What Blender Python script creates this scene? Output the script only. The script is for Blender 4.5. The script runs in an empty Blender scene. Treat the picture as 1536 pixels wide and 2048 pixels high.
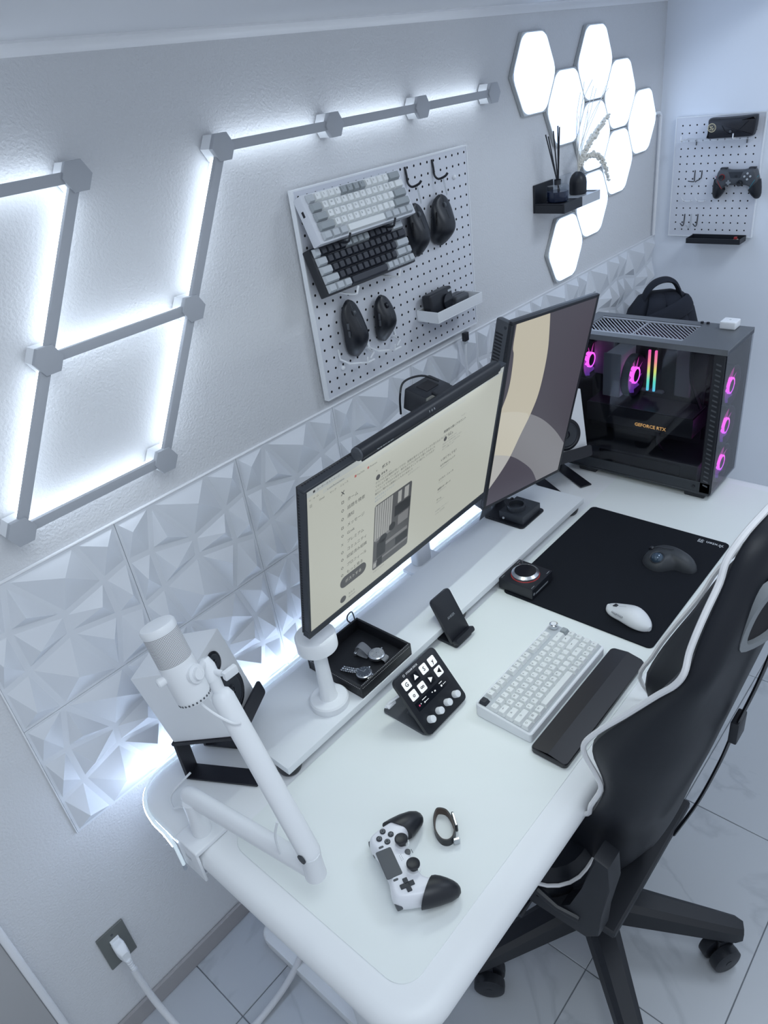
import bpy, bmesh, math, random
from mathutils import Matrix, Vector
random.seed(7)
PI = math.pi
SC = bpy.context.scene
COL = SC.collection

# ---------------------------------------------------------------- camera, world, lights, exposure
cam_d = bpy.data.cameras.new('camera')
cam = bpy.data.objects.new('camera', cam_d)
COL.objects.link(cam)
cam_d.sensor_fit = 'VERTICAL'
cam_d.sensor_height = 32.0
cam_d.lens = 1455.235 / 2048 * 32.0
cam_d.clip_start = 0.02
RIGHT = (0.65373138, -0.74646711, -0.12418591)
UP = (0.45895988, 0.26063717, 0.84936688)
BACK = (-0.60165697, -0.61225413, 0.51298515)
cam.matrix_world = Matrix(((RIGHT[0], UP[0], BACK[0], 0.0),
                           (RIGHT[1], UP[1], BACK[1], -1.23),
                           (RIGHT[2], UP[2], BACK[2], 1.92495),
                           (0, 0, 0, 1)))
SC.camera = cam
SC.view_settings.view_transform = 'Standard'
SC.view_settings.look = 'None'
SC.view_settings.gamma = 1.0
SC.view_settings.exposure = 0.0
SC.view_settings.use_curve_mapping = False
world = bpy.data.worlds.new('world')
SC.world = world
world.use_nodes = True
bg = world.node_tree.nodes['Background']
bg.inputs['Color'].default_value = (0.79, 0.885, 1.0, 1)
bg.inputs['Strength'].default_value = 0.64
al = bpy.data.lights.new('ceiling_lamp_light', 'AREA')
al.shape = 'DISK'
al.size = 1.0
al.energy = 11
al.color = (0.84, 0.93, 1.0)
ao = bpy.data.objects.new('ceiling_lamp_light', al)
ao.location = (0.25, -1.35, 2.42)
COL.objects.link(ao)
al2 = bpy.data.lights.new('right_wall_fill_light', 'AREA')  # added fill light to brighten the right wall, not a known lamp
al2.shape = 'DISK'
al2.size = 0.6
al2.energy = 9
al2.color = (0.78, 0.88, 1.0)
ao2 = bpy.data.objects.new('right_wall_fill_light', al2)
ao2.location = (2.05, -1.25, 2.42)
COL.objects.link(ao2)
LED_E = 4.0       # emission of the wall LED bars
HEX_E = 1.9      # emission of the hexagon panels
ROPE_E = 140.0      # emission of the LED rope
BAR_E = 112.0      # emission of the monitor lamp

# ---------------------------------------------------------------- materials
MATS = {}
def mat(name, col=(0.8, 0.8, 0.8), rough=0.5, metal=0.0, emit=None, es=1.0, bump=None, alpha=None, coat=0.0, spec=0.5):
    if name in MATS:
        return MATS[name]
    m = bpy.data.materials.new(name)
    m.use_nodes = True
    nt = m.node_tree
    b = nt.nodes['Principled BSDF']
    b.inputs['Base Color'].default_value = (*col, 1)
    b.inputs['Roughness'].default_value = rough
    b.inputs['Metallic'].default_value = metal
    b.inputs['Specular IOR Level'].default_value = spec
    b.inputs['Coat Weight'].default_value = coat
    if emit:
        b.inputs['Emission Color'].default_value = (*emit, 1)
        b.inputs['Emission Strength'].default_value = es
    if bump:
        scale, strength, dist = bump
        tc = nt.nodes.new('ShaderNodeTexCoord')
        n = nt.nodes.new('ShaderNodeTexNoise')
        n.inputs['Scale'].default_value = scale
        n.inputs['Detail'].default_value = 3
        bp = nt.nodes.new('ShaderNodeBump')
        bp.inputs['Strength'].default_value = strength
        bp.inputs['Distance'].default_value = dist
        nt.links.new(tc.outputs['Object'], n.inputs['Vector'])
        nt.links.new(n.outputs['Fac'], bp.inputs['Height'])
        nt.links.new(bp.outputs['Normal'], b.inputs['Normal'])
    MATS[name] = m
    return m

def glass_mat(name, tint, refl=0.025):
    if name in MATS:
        return MATS[name]
    m = bpy.data.materials.new(name)
    m.use_nodes = True
    nt = m.node_tree
    for n in list(nt.nodes):
        nt.nodes.remove(n)
    out = nt.nodes.new('ShaderNodeOutputMaterial')
    tr = nt.nodes.new('ShaderNodeBsdfTransparent')
    tr.inputs['Color'].default_value = (*tint, 1)
    gl = nt.nodes.new('ShaderNodeBsdfGlossy')
    gl.inputs['Roughness'].default_value = 0.02
    lw = nt.nodes.new('ShaderNodeLayerWeight')
    lw.inputs['Blend'].default_value = 0.5
    pw = nt.nodes.new('ShaderNodeMath'); pw.operation = 'POWER'; pw.inputs[1].default_value = 4.0
    fr = nt.nodes.new('ShaderNodeMath'); fr.operation = 'MULTIPLY_ADD'; fr.inputs[1].default_value = 0.55; fr.inputs[2].default_value = refl
    nt.links.new(lw.outputs['Facing'], pw.inputs[0]); nt.links.new(pw.outputs[0], fr.inputs[0])
    mx = nt.nodes.new('ShaderNodeMixShader')
    nt.links.new(fr.outputs[0], mx.inputs[0])
    nt.links.new(tr.outputs[0], mx.inputs[1])
    nt.links.new(gl.outputs[0], mx.inputs[2])
    nt.links.new(mx.outputs[0], out.inputs['Surface'])
    MATS[name] = m
    return m

def nodes_of(m):
    return m.node_tree, m.node_tree.nodes['Principled BSDF']

M_wallr = mat('smooth_wall_paint', (0.87, 0.91, 0.98), 0.8, bump=(120, 0.1, 0.002))
M_wall = mat('wallpaper', (0.69, 0.70, 0.725), 0.85, bump=(190, 0.5, 0.004))
M_ceil = mat('ceiling_paint', (0.72, 0.73, 0.76), 0.9)
M_trim = mat('white_trim', (0.86, 0.87, 0.90), 0.35)
M_grey = mat('door_grey', (0.42, 0.42, 0.43), 0.6)
M_base = mat('baseboard_taupe', (0.36, 0.35, 0.36), 0.6)
M_tile3 = mat('relief_panel_white', (0.74, 0.765, 0.81), 0.45)
M_ledcap = mat('led_cover_grey', (0.42, 0.44, 0.48), 0.45)
M_led = mat('led_light', (0.9, 0.95, 1), 0.5, emit=(0.80, 0.90, 1.0), es=LED_E)
M_hexframe = mat('hex_frame_white', (0.50, 0.52, 0.53), 0.5)
M_hex = mat('hex_glow', (0.2, 0.2, 0.2), 0.5, emit=(0.56, 0.72, 1.0), es=HEX_E)
M_white = mat('white_plastic', (0.84, 0.86, 0.89), 0.4)
M_whitem = mat('white_metal', (0.84, 0.86, 0.88), 0.38)
M_mat = mat('desk_mat_white', (0.84, 0.88, 0.87), 0.55)
M_desk = mat('desk_white', (0.87, 0.89, 0.91), 0.42)
M_shelfw = mat('riser_white', (0.80, 0.83, 0.86), 0.4)
M_black = mat('black_plastic', (0.012, 0.014, 0.02), 0.42)
M_blackg = mat('black_gloss', (0.008, 0.010, 0.015), 0.12)
M_blackm = mat('black_metal', (0.012, 0.013, 0.02), 0.45)
M_dark = mat('dark_grey', (0.03, 0.035, 0.045), 0.5)
M_dgrey = mat('charcoal', (0.075, 0.082, 0.095), 0.45)
M_mgrey = mat('mid_grey', (0.23, 0.25, 0.27), 0.5)
M_lgrey = mat('light_grey', (0.50, 0.53, 0.56), 0.5)
M_cloth = mat('mouse_mat_cloth', (0.010, 0.012, 0.017), 0.9, bump=(900, 0.2, 0.001), spec=0.2)
M_leather = mat('black_leather', (0.010, 0.012, 0.018), 0.48, bump=(500, 0.08, 0.001), spec=0.32)
M_tray = mat('tray_leather', (0.010, 0.011, 0.015), 0.5, bump=(600, 0.2, 0.001))
M_stitch = mat('stitching', (0.55, 0.55, 0.55), 0.7)
M_pipe = mat('white_piping', (0.80, 0.80, 0.82), 0.4)
M_chrome = mat('chrome', (0.75, 0.77, 0.8), 0.15, 1.0)
M_steel = mat('brushed_steel', (0.55, 0.57, 0.6), 0.3, 1.0)
M_plate = mat('outlet_plate', (0.20, 0.21, 0.20), 0.35, 0.6)
M_peg = mat('pegboard_white', (0.70, 0.72, 0.78), 0.5)
M_hole = mat('hole_shade', (0.02, 0.02, 0.025), 0.9)  # shade inside holes and vents, put into a dark colour
M_keyw = mat('keycap_white', (0.80, 0.82, 0.82), 0.45)
M_keyg = mat('keycap_grey', (0.33, 0.36, 0.38), 0.5)
M_keyl = mat('keycap_pale_grey', (0.50, 0.53, 0.56), 0.5)
M_keyd = mat('keycap_dark', (0.025, 0.028, 0.04), 0.5)
M_ink = mat('ink', (0.015, 0.015, 0.02), 0.7)
M_inkg = mat('ink_grey', (0.15, 0.16, 0.18), 0.7)
M_wht = mat('print_white', (0.75, 0.76, 0.78), 0.6)
M_pack = mat('backpack_fabric', (0.012, 0.015, 0.026), 0.85, bump=(700, 0.3, 0.001))
M_foil = mat('gold_print', (0.75, 0.66, 0.42), 0.4)
M_pcglass = glass_mat('smoked_glass', (0.74, 0.75, 0.78))
M_clear = glass_mat('clear_glass', (0.90, 0.93, 0.96))
def acrylic():
    m = bpy.data.materials.new('clear_acrylic'); m.use_nodes = True; nt = m.node_tree
    for n in list(nt.nodes): nt.nodes.remove(n)
    out = nt.nodes.new('ShaderNodeOutputMaterial'); tr = nt.nodes.new('ShaderNodeBsdfTransparent'); df = nt.nodes.new('ShaderNodeBsdfDiffuse'); mx = nt.nodes.new('ShaderNodeMixShader')
    df.inputs['Color'].default_value = (0.85, 0.88, 0.92, 1); mx.inputs[0].default_value = 0.22
    nt.links.new(tr.outputs[0], mx.inputs[1]); nt.links.new(df.outputs[0], mx.inputs[2]); nt.links.new(mx.outputs[0], out.inputs['Surface'])
    return m
M_acryl = acrylic()
M_liquid = mat('diffuser_liquid', (0.010, 0.018, 0.05), 0.1)
M_dry = mat('dried_grass', (0.74, 0.72, 0.66), 0.9)
M_ball = mat('trackball_blue', (0.05, 0.085, 0.13), 0.18, 0.3, coat=0.6)
M_brown = mat('brown_leather', (0.09, 0.065, 0.055), 0.6)
M_case = mat('case_leather', (0.012, 0.013, 0.02), 0.38)
M_red = mat('red_plastic', (0.35, 0.03, 0.03), 0.5)
M_rope = mat('led_rope', (0.9, 0.95, 1), 0.4, emit=(0.62, 0.76, 1.0), es=ROPE_E)
M_ropet = mat('led_rope_tail', (0.85, 0.92, 0.95), 0.3, emit=(0.74, 0.90, 1.0), es=0.25)
M_barlight = mat('monitor_lamp_light', (1, 1, 0.95), 0.5, emit=(0.90, 1.0, 0.96), es=BAR_E)

# floor tile: white marble with thin grey veins
def marble():
    m = mat('marble_tile', (0.6, 0.62, 0.66), 0.32)
    nt, b = nodes_of(m)
    tc = nt.nodes.new('ShaderNodeTexCoord')
    oi = nt.nodes.new('ShaderNodeObjectInfo')
    mul = nt.nodes.new('ShaderNodeVectorMath'); mul.operation = 'SCALE'
    mul.inputs[3].default_value = 7.0
    comb = nt.nodes.new('ShaderNodeCombineXYZ')
    for k in range(3):
        nt.links.new(oi.outputs['Random'], comb.inputs[k])
    nt.links.new(comb.outputs[0], mul.inputs[0])
    add = nt.nodes.new('ShaderNodeVectorMath'); add.operation = 'ADD'
    nt.links.new(tc.outputs['Object'], add.inputs[0])
    nt.links.new(mul.outputs[0], add.inputs[1])
    n1 = nt.nodes.new('ShaderNodeTexNoise')
    n1.inputs['Scale'].default_value = 1.5
    n1.inputs['Detail'].default_value = 6
    n1.inputs['Distortion'].default_value = 0.7
    nt.links.new(add.outputs[0], n1.inputs['Vector'])
    r = nt.nodes.new('ShaderNodeValToRGB')
    e = r.color_ramp.elements
    e[0].position = 0.484; e[0].color = (0.50, 0.525, 0.56, 1)
    e[1].position = 0.516; e[1].color = (0.50, 0.525, 0.56, 1)
    c = r.color_ramp.elements.new(0.5); c.color = (0.43, 0.455, 0.49, 1)
    nt.links.new(n1.outputs['Fac'], r.inputs[0])
    nt.links.new(r.outputs[0], b.inputs['Base Color'])
    return m
M_floor = marble()
M_grout = mat('grout', (0.22, 0.24, 0.27), 0.9)

# ---------------------------------------------------------------- mesh helpers
class B:
    def __init__(s):
        s.bm = bmesh.new()
    def _v(s, co, M=None):
        co = Vector(co)
        return s.bm.verts.new(M @ co if M else co)
    def _f(s, vs, mi=0):
        try:
            f = s.bm.faces.new(vs)
            f.material_index = mi
            return f
        except ValueError:
            return None
    def box(s, a, b, bev=0.0, seg=2, M=None, mi=0):
        x0, y0, z0 = a; x1, y1, z1 = b
        v = [s._v(p, M) for p in ((x0,y0,z0),(x1,y0,z0),(x1,y1,z0),(x0,y1,z0),(x0,y0,z1),(x1,y0,z1),(x1,y1,z1),(x0,y1,z1))]
        fs = [s._f([v[i] for i in q], mi) for q in ((3,2,1,0),(4,5,6,7),(0,1,5,4),(1,2,6,5),(2,3,7,6),(3,0,4,7))]
        if bev > 0:
            es = list({e for f in fs for e in f.edges})
            r = bmesh.ops.bevel(s.bm, geom=es, offset=bev, segments=seg, profile=0.6, affect='EDGES', clamp_overlap=True)
            for f in r['faces']:
                f.material_index = mi
        return s
    def ring(s, pts, M=None):
        return [s._v(p, M) for p in pts]
    def bridge(s, r0, r1, mi=0, closed=True):
        n = len(r0)
        for i in range(n if closed else n - 1):
            j = (i + 1) % n
            s._f((r0[i], r0[j], r1[j], r1[i]), mi)
    def loft(s, rings, M=None, cap0=True, cap1=True, mi=0, closed=True):
        rs = [s.ring(r, M) for r in rings]
        for a, b in zip(rs, rs[1:]):
            s.bridge(a, b, mi, closed)
        if cap0: s._f(list(reversed(rs[0])), mi)
        if cap1: s._f(rs[-1], mi)
        return rs
    def cyl(s, p0, p1, r0, r1=None, n=16, caps=True, M=None, mi=0):
        r1 = r0 if r1 is None else r1
        p0 = Vector(p0); p1 = Vector(p1)
        d = (p1 - p0).normalized()
        a = d.orthogonal().normalized(); c = d.cross(a)
        R0 = [p0 + (a*math.cos(t) + c*math.sin(t))*r0 for t in [2*PI*i/n for i in range(n)]]
        R1 = [p1 + (a*math.cos(t) + c*math.sin(t))*r1 for t in [2*PI*i/n for i in range(n)]]
        s.loft([R0, R1], M, caps, caps, mi)
        return s
    def lathe(s, prof, n=24, M=None, mi=0, cap0=True, cap1=True):
        rings = []
        for r, z in prof:
            r = max(r, 1e-5)
            rings.append([(r*math.cos(2*PI*i/n), r*math.sin(2*PI*i/n), z) for i in range(n)])
        s.loft(rings, M, cap0, cap1, mi)
        return s
    def tube(s, pts, r, n=8, closed=False, rs=None, M=None, mi=0, flat=None):
        P = [Vector(p) for p in pts]
        N = len(P)
        rings = []
        prev = None
        for i in range(N):
            if closed:
                d = (P[(i+1) % N] - P[i-1])
            else:
                d = P[min(i+1, N-1)] - P[max(i-1, 0)]
            d.normalize()
            if prev is None:
                a = d.orthogonal().normalized()
                if flat is not None:
                    a = Vector(flat); a = (a - d*a.dot(d)).normalized()
            else:
                a = prev - d*prev.dot(d)
                a.normalize()
            prev = a
            c = d.cross(a)
            rr = rs[i] if rs else r
            if isinstance(rr, (tuple, list)):
                ra, rc = rr
            else:
                ra = rc = rr
            rings.append([P[i] + a*math.cos(2*PI*k/n)*ra + c*math.sin(2*PI*k/n)*rc for k in range(n)])
        if closed:
            R = [s.ring(q, M) for q in rings]
            for i in range(N):
                s.bridge(R[i], R[(i+1) % N], mi)
        else:
            s.loft(rings, M, True, True, mi)
        return s
    def prism(s, poly, z0, z1, bev=0.0, seg=2, M=None, mi=0):
        n = len(poly)
        lo = [s._v((p[0], p[1], z0), M) for p in poly]
        hi = [s._v((p[0], p[1], z1), M) for p in poly]
        s.bridge(lo, hi, mi)
        f0 = s._f(list(reversed(lo)), mi)
        f1 = s._f(hi, mi)
        if bev > 0:
            es = list({e for f in (f0, f1) if f for e in f.edges})
            r = bmesh.ops.bevel(s.bm, geom=es, offset=bev, segments=seg, profile=0.6, affect='EDGES', clamp_overlap=True)
            for f in r['faces']:
                f.material_index = mi
        return s
    def poly(s, pts, M=None, mi=0):
        s._f([s._v(p, M) for p in pts], mi)
        return s
    def sphere(s, c, r, n=16, m=10, M=None, sc=(1, 1, 1), mi=0):
        rings = []
        for j in range(1, m):
            t = PI*j/m
            rings.append([(c[0] + r*sc[0]*math.sin(t)*math.cos(2*PI*i/n), c[1] + r*sc[1]*math.sin(t)*math.sin(2*PI*i/n), c[2] - r*sc[2]*math.cos(t)) for i in range(n)])
        R = s.loft(rings, M, False, False, mi)
        b = s._v((c[0], c[1], c[2]-r*sc[2]), M); t = s._v((c[0], c[1], c[2]+r*sc[2]), M)
        for i in range(n):
            j = (i+1) % n
            s._f((b, R[0][j], R[0][i]), mi); s._f((t, R[-1][i], R[-1][j]), mi)
        return s
    def text(s, body, size, M, mi=0, extrude=0.0, align='LEFT', shear=0.0, bold=0.0):
        cu = bpy.data.curves.new('t', 'FONT')
        cu.body = body; cu.size = size; cu.extrude = extrude; cu.align_x = align; cu.shear = shear
        cu.offset = bold
        cu.resolution_u = 2
        o = bpy.data.objects.new('t', cu)
        me = bpy.data.meshes.new_from_object(o)
        off = len(s.bm.verts)
        s.bm.verts.ensure_lookup_table()
        vs = [s._v(v.co, M) for v in me.vertices]
        for p in me.polygons:
            s._f([vs[i] for i in p.vertices], mi)
        bpy.data.objects.remove(o); bpy.data.curves.remove(cu); bpy.data.meshes.remove(me)
        return s
    def pillow(s, outline, prof, M=None, mi=0):
        """outline: ccw smooth polygon, prof: [(inset, z)...] from bottom centre to top centre"""
        n = len(outline)
        P = [Vector((p[0], p[1])) for p in outline]
        nor = []
        for i in range(n):
            d = (P[(i+1) % n] - P[i-1]).normalized()
            nor.append(Vector((-d.y, d.x)))
        rings = []
        for ins, z in prof:
            rings.append([(P[i].x + nor[i].x*ins, P[i].y + nor[i].y*ins, z) for i in range(n)])
        rs = s.loft(rings, M, True, True, mi)
        return s

def finish(name, b, m, parent=None, ang=38, subsurf=0, flatshade=False):
    me = bpy.data.meshes.new(name)
    bmesh.ops.recalc_face_normals(b.bm, faces=b.bm.faces[:])
    b.bm.to_mesh(me); b.bm.free()
    if isinstance(m, (list, tuple)):
        for q in m: me.materials.append(q)
    else:
        me.materials.append(m)
    if not flatshade:
        for p in me.polygons: p.use_smooth = True
        me.set_sharp_from_angle(angle=math.radians(ang))
    o = bpy.data.objects.new(name, me)
    COL.objects.link(o)
    if parent is not None: o.parent = parent
    if subsurf:
        sd = o.modifiers.new('subsurf', 'SUBSURF'); sd.levels = subsurf; sd.render_levels = subsurf
    return o
obj = finish
def tag(o, label, cat, group=None):
    o['label'] = label; o['category'] = cat
    if group: o['group'] = group
    return o
def thing(name, label, cat, loc=(0, 0, 0), rot=(0, 0, 0), group=None, M=None):
    o = bpy.data.objects.new(name, None)
    o.empty_display_size = 0.02
    COL.objects.link(o)
    if M is not None:
        o.matrix_world = M
    else:
        o.location = loc; o.rotation_euler = rot
    return tag(o, label, cat, group)
def struct(name, b, m, **k):
    o = finish(name, b, m, **k); o['kind'] = 'structure'; return o
def inst(src, parent, loc=(0, 0, 0), rot=(0, 0, 0)):
    c = src.copy(); COL.objects.link(c); c.parent = parent
    c.location = loc; c.rotation_euler = rot
    return c
def link(name, me, parent, loc=(0, 0, 0), rot=(0, 0, 0), sc=None):
    o = bpy.data.objects.new(name, me); COL.objects.link(o)
    o.parent = parent; o.location = loc; o.rotation_euler = rot
    if sc: o.scale = sc
    return o
def rrect(w, d, r, n=5, cx=0.0, cy=0.0):
    out = []
    for sx, sy, a0 in ((1, 1, 0), (-1, 1, 90), (-1, -1, 180), (1, -1, 270)):
        for i in range(n + 1):
            a = math.radians(a0 + 90*i/n)
            out.append((cx + sx*(w/2 - r) + r*math.cos(a), cy + sy*(d/2 - r) + r*math.sin(a)))
    return out
def catmull(P, sub=6, closed=False):
    P = [Vector(p) for p in P]; N = len(P); out = []
    rng = range(N) if closed else range(N - 1)
    for i in rng:
        if closed:
            p0, p1, p2, p3 = P[i-1], P[i], P[(i+1) % N], P[(i+2) % N]
        else:
            p0, p1, p2, p3 = P[max(i-1, 0)], P[i], P[i+1], P[min(i+2, N-1)]
        for k in range(sub):
            t = k/sub
            out.append(0.5*((2*p1) + (-p0+p2)*t + (2*p0-5*p1+4*p2-p3)*t*t + (-p0+3*p1-3*p2+p3)*t**3))
    if not closed: out.append(P[-1])
    return out
def frame(o, x, y, z=None):
    """matrix with origin o and axes x, y (world vectors)"""
    x = Vector(x).normalized(); y = Vector(y); y = (y - x*y.dot(x)).normalized()
    z = x.cross(y)
    return Matrix(((x.x, y.x, z.x, o[0]), (x.y, y.y, z.y, o[1]), (x.z, y.z, z.z, o[2]), (0, 0, 0, 1)))
RX90 = Matrix.Rotation(PI/2, 4, 'X')

# ================================================================ THE ROOM
XW = 2.877     # inner face of the right wall
b = B(); b.box((-1.4, 0, 0), (XW + 0.12, 0.12, 2.5))
wall_back = struct('wall_back', b, M_wall)
b = B(); b.box((XW, -2.35, 0), (XW + 0.12, 0, 2.5))
wall_right = struct('wall_right', b, M_wallr)
b = B(); b.box((-1.4, -2.35, -0.1), (XW + 0.12, 0.12, -0.004))
floor = struct('floor', b, M_grout)
b = B(); b.box((-0.299, -0.149, -0.006), (0.299, 0.149, 0.0), 0.0012, 1)
tile = obj('tile', b, M_floor, floor)
tile_me = tile.data
first = True
for i in range(-3, 5):
    for j in range(-1, 10):
        cx = 0.28 + 0.6*i + 0.3; cy = -0.2 - 0.3*j + 0.15
        if cx > 3.2 or cy > 0.16: continue
        if first:
            tile.location = (cx, cy, 0); first = False
        else:
            link('tile', tile_me, floor, (cx, cy, 0))
b = B(); b.box((-1.4, -0.46, 2.03), (XW, 0, 2.5)); b.box((-1.4, -2.35, 2.5), (XW + 0.12, 0.12, 2.56))
struct('ceiling', b, M_ceil)
b = B()
pr = [(0, 2.011), (0, 2.03), (-0.026, 2.03), (-0.026, 2.026), (-0.017, 2.023), (-0.008, 2.017), (-0.004, 2.011)]
b.loft([[(x, y, z) for y, z in pr] for x in (-1.4, XW)])
struct('trim_1', b, M_trim)
b = B(); b.box((0.0, -0.010, 0), (XW, 0, 0.061), 0.003, 1)
struct('baseboard_back', b, M_base)
b = B(); b.box((XW - 0.010, -2.35, 0), (XW, -0.01, 0.061), 0.003, 1)
struct('baseboard_right', b, M_base)
b = B(); b.box((-0.022, -0.016, 0), (-0.006, 0, 2.02), 0.006, 3)
struct('trim_2', b, M_trim)
b = B(); b.box((-0.95, -0.010, 0), (-0.022, 0, 2.0), 0.002, 1)
door = struct('door_1', b, M_grey)

# relief panels on the back wall: every panel a child of the wall, one shared mesh
TS = 0.2983; TOPZ = 1.2595; TX0 = 0.1882
N = dict(N0=(0, 0), N1=(.268, 0), N2=(.714, 0), N3=(1, 0), N4=(0, .30), N5=(.178, .315), N6=(.51, .40), N7=(.812, .327), N8=(1, .285),
         N9=(.82, .615), N10=(1, .665), N11=(.492, .545), N12=(.185, .625), N13=(.70, 1), N14=(.28, 1), N15=(0, .665), N16=(1, 1), N17=(0, 1))
PY = [('N0 N1 N5 N4', (.068, .077)), ('N1 N6 N5', (.281, .238)), ('N1 N2 N7 N6', (.574, .129)), ('N2 N3 N8 N7', (.883, .082)),
      ('N6 N7 N9 N11', (.713, .449)), ('N7 N8 N10 N9', (.926, .495)), ('N5 N6 N11 N12', (.276, .496)), ('N4 N5 N12 N15', (.06, .452)),
      ('N11 N13 N14 N12', (.411, .817)), ('N11 N9 N13', (.705, .714)), ('N9 N10 N16 N13', (.90, .86)), ('N12 N14 N17 N15', (.105, .868))]
def relief():
    b = B()
    y0 = -0.004
    b.box((0.0006, y0, -TS + 0.0006), (TS - 0.0006, 0, -0.0006))
    for ns, ap in PY:
        pts = [Vector((N[k][0], N[k][1])) for k in ns.split()]
        n = len(pts)
        area = sum(pts[i].x*pts[(i+1) % n].y - pts[(i+1) % n].x*pts[i].y for i in range(n))
        if area < 0: pts.reverse()
        ins = []
        for i in range(n):
            p = pts[i]; d0 = (p - pts[i-1]).normalized(); d1 = (pts[(i+1) % n] - p).normalized()
            n0 = Vector((-d0.y, d0.x)); n1 = Vector((-d1.y, d1.x))
            q = (n0 + n1); q /= max(0.35, (1 + n0.dot(n1)))
            ins.append(p + q*0.020)
        base = [b._v((p.x*TS, y0, -p.y*TS)) for p in ins]
        top = b._v((ap[0]*TS, -0.027, -ap[1]*TS))
        for i in range(n):
            b._f((base[i], base[(i+1) % n], top))
    return b
b = relief()
wp = obj('relief_panel', b, M_tile3, wall_back, flatshade=True)
wp.location = (TX0, 0, TOPZ)
for r in range(2):
    for c in range(9):
        if r == c == 0: continue
        link('relief_panel', wp.data, wall_back, (TX0 + c*TS, 0, TOPZ - r*TS))
b = B(); b.box((TX0 - 0.3, -0.007, TOPZ), (XW, 0, TOPZ + 0.004), 0.001, 1)
struct('trim_3', b, M_trim)
b = B(); b.box((TX0 - 0.003, -0.006, TOPZ - 2*TS), (TX0, 0, TOPZ), 0.001, 1)
struct('trim_4', b, M_trim)

# ================================================================ LED LINES ON THE WALL
S = 0.2895; Hh = S*0.866
x1, z1 = 0.322, 1.346
ND = [(x1, z1), (x1+S/2, z1+Hh), (x1+S, z1), (x1+1.5*S, z1+Hh), (x1+S, z1+2*Hh), (x1+2*S, z1+2*Hh), (x1+3*S, z1+2*Hh), (x1+4*S, z1+2*Hh), (x1+5*S, z1+2*Hh), (x1, z1+2*Hh)]
EDG = [(0, 1, 'slanted LED bar at the left of the lower diamond'), (0, 2, 'bottom LED bar of the diamond, just above the relief panels'), (2, 3, 'slanted LED bar at the right of the lower diamond'),
       (1, 3, 'level LED bar across the middle between the two diamonds'), (1, 4, 'slanted LED bar rising to the upper left connector'), (3, 5, 'slanted LED bar rising to the start of the long top row'),
       (5, 6, 'first LED bar of the long top row, above the pegboard'), (6, 7, 'middle LED bar of the long top row above the pegboard'), (7, 8, 'last LED bar of the long top row, nearest the hexagon panels'), (4, 9, 'LED bar cut by the left edge of the picture')]
YB = -0.002
def bar_mesh():
    L = S - 0.040
    b = B(); b.box((-L/2, -0.036, -0.0085), (L/2, -0.026, 0.0085), 0.0015, 2)
    c = B(); c.box((-L/2, -0.026, -0.0065), (L/2, -0.014, 0.0065), 0.002, 1)
    return b, c
bb, cc = bar_mesh()
bar_cover = bar_diff = None
for k, (i, j, lab) in enumerate(EDG):
    (xa, za), (xb, zb) = ND[i], ND[j]
    ang = math.atan2(zb - za, xb - xa)
    t = thing('led_light_bar', lab, 'light bar', ((xa+xb)/2, YB, (za+zb)/2), (0, -ang, 0), 'LED bars on the wall')
    if bar_cover is None:
        bar_cover = obj('cover', bb, M_ledcap, t); bar_diff = obj('diffuser', cc, M_led, t)
    else:
        inst(bar_cover, t); inst(bar_diff, t)
CL = ['hexagonal connector at the bottom left tip of the LED diamond', 'hexagonal connector at the left where the two diamonds meet', 'hexagonal connector at the lower right tip of the LED diamond',
      'hexagonal connector at the right where the two diamonds meet', 'hexagonal connector at the top left above the upper diamond', 'hexagonal connector at the corner that starts the long top row',
      'second hexagonal connector along the long top row', 'third hexagonal connector along the long top row', 'end connector of the long top row beside the hexagon panels']
hx = [(0.026*math.cos(math.radians(60*k)), 0.026*math.sin(math.radians(60*k))) for k in range(6)]
conn = None
for k, lab in enumerate(CL):
    t = thing('hexagonal_connector', lab, 'connector', (ND[k][0], YB, ND[k][1]), (0, 0, 0), 'LED bar connectors')
    if conn is None:
        b = B(); b.prism(hx, 0.030, 0.040, 0.0012, 2, M=RX90)
        c = B(); c.prism([(p[0]*0.96, p[1]*0.96) for p in hx], 0.002, 0.0285, 0.0, M=RX90)
        conn = (obj('cap', b, M_ledcap, t), obj('mount', c, M_white, t))
    else:
        for q in conn: inst(q, t)

# ================================================================ HEXAGON LIGHT PANELS
HR = 0.115; HC = 1.5*HR; HH = HR*math.sqrt(3)
hx0, hz0 = 2.008, 1.872
HP = [(0, 0, 'leftmost glowing hexagon panel of the wall cluster'), (1, .5, 'glowing hexagon panel touching the leftmost one, above the black shelf'), (2, 0, 'topmost glowing hexagon panel of the cluster'),
      (3, .5, 'glowing hexagon panel just right of the topmost one'), (4, 1, 'rightmost glowing hexagon panel, nearest the corner'), (2, 1, 'glowing hexagon panel behind the dried grass stems'),
      (3, 1.5, 'glowing hexagon panel below the right one, level with the reed tips'), (2, 2, 'glowing hexagon panel behind the white half of the shelf'), (1, 2.5, 'lowest glowing hexagon panel under the black shelf')]
def hexpts(R, rnd, n=5):
    out = []
    for k in range(6):
        a = math.radians(60*k)
        p = Vector((R*math.cos(a), R*math.sin(a)))
        # rounded corner: arc tangent to both sides
        ctr = p*(1 - (rnd/math.cos(math.radians(30)))/R)
        for i in range(n + 1):
            t = a + math.radians(-30 + 60*i/n)
            out.append((ctr.x + rnd*math.cos(t), ctr.y + rnd*math.sin(t)))
    return out
hp = None
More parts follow.
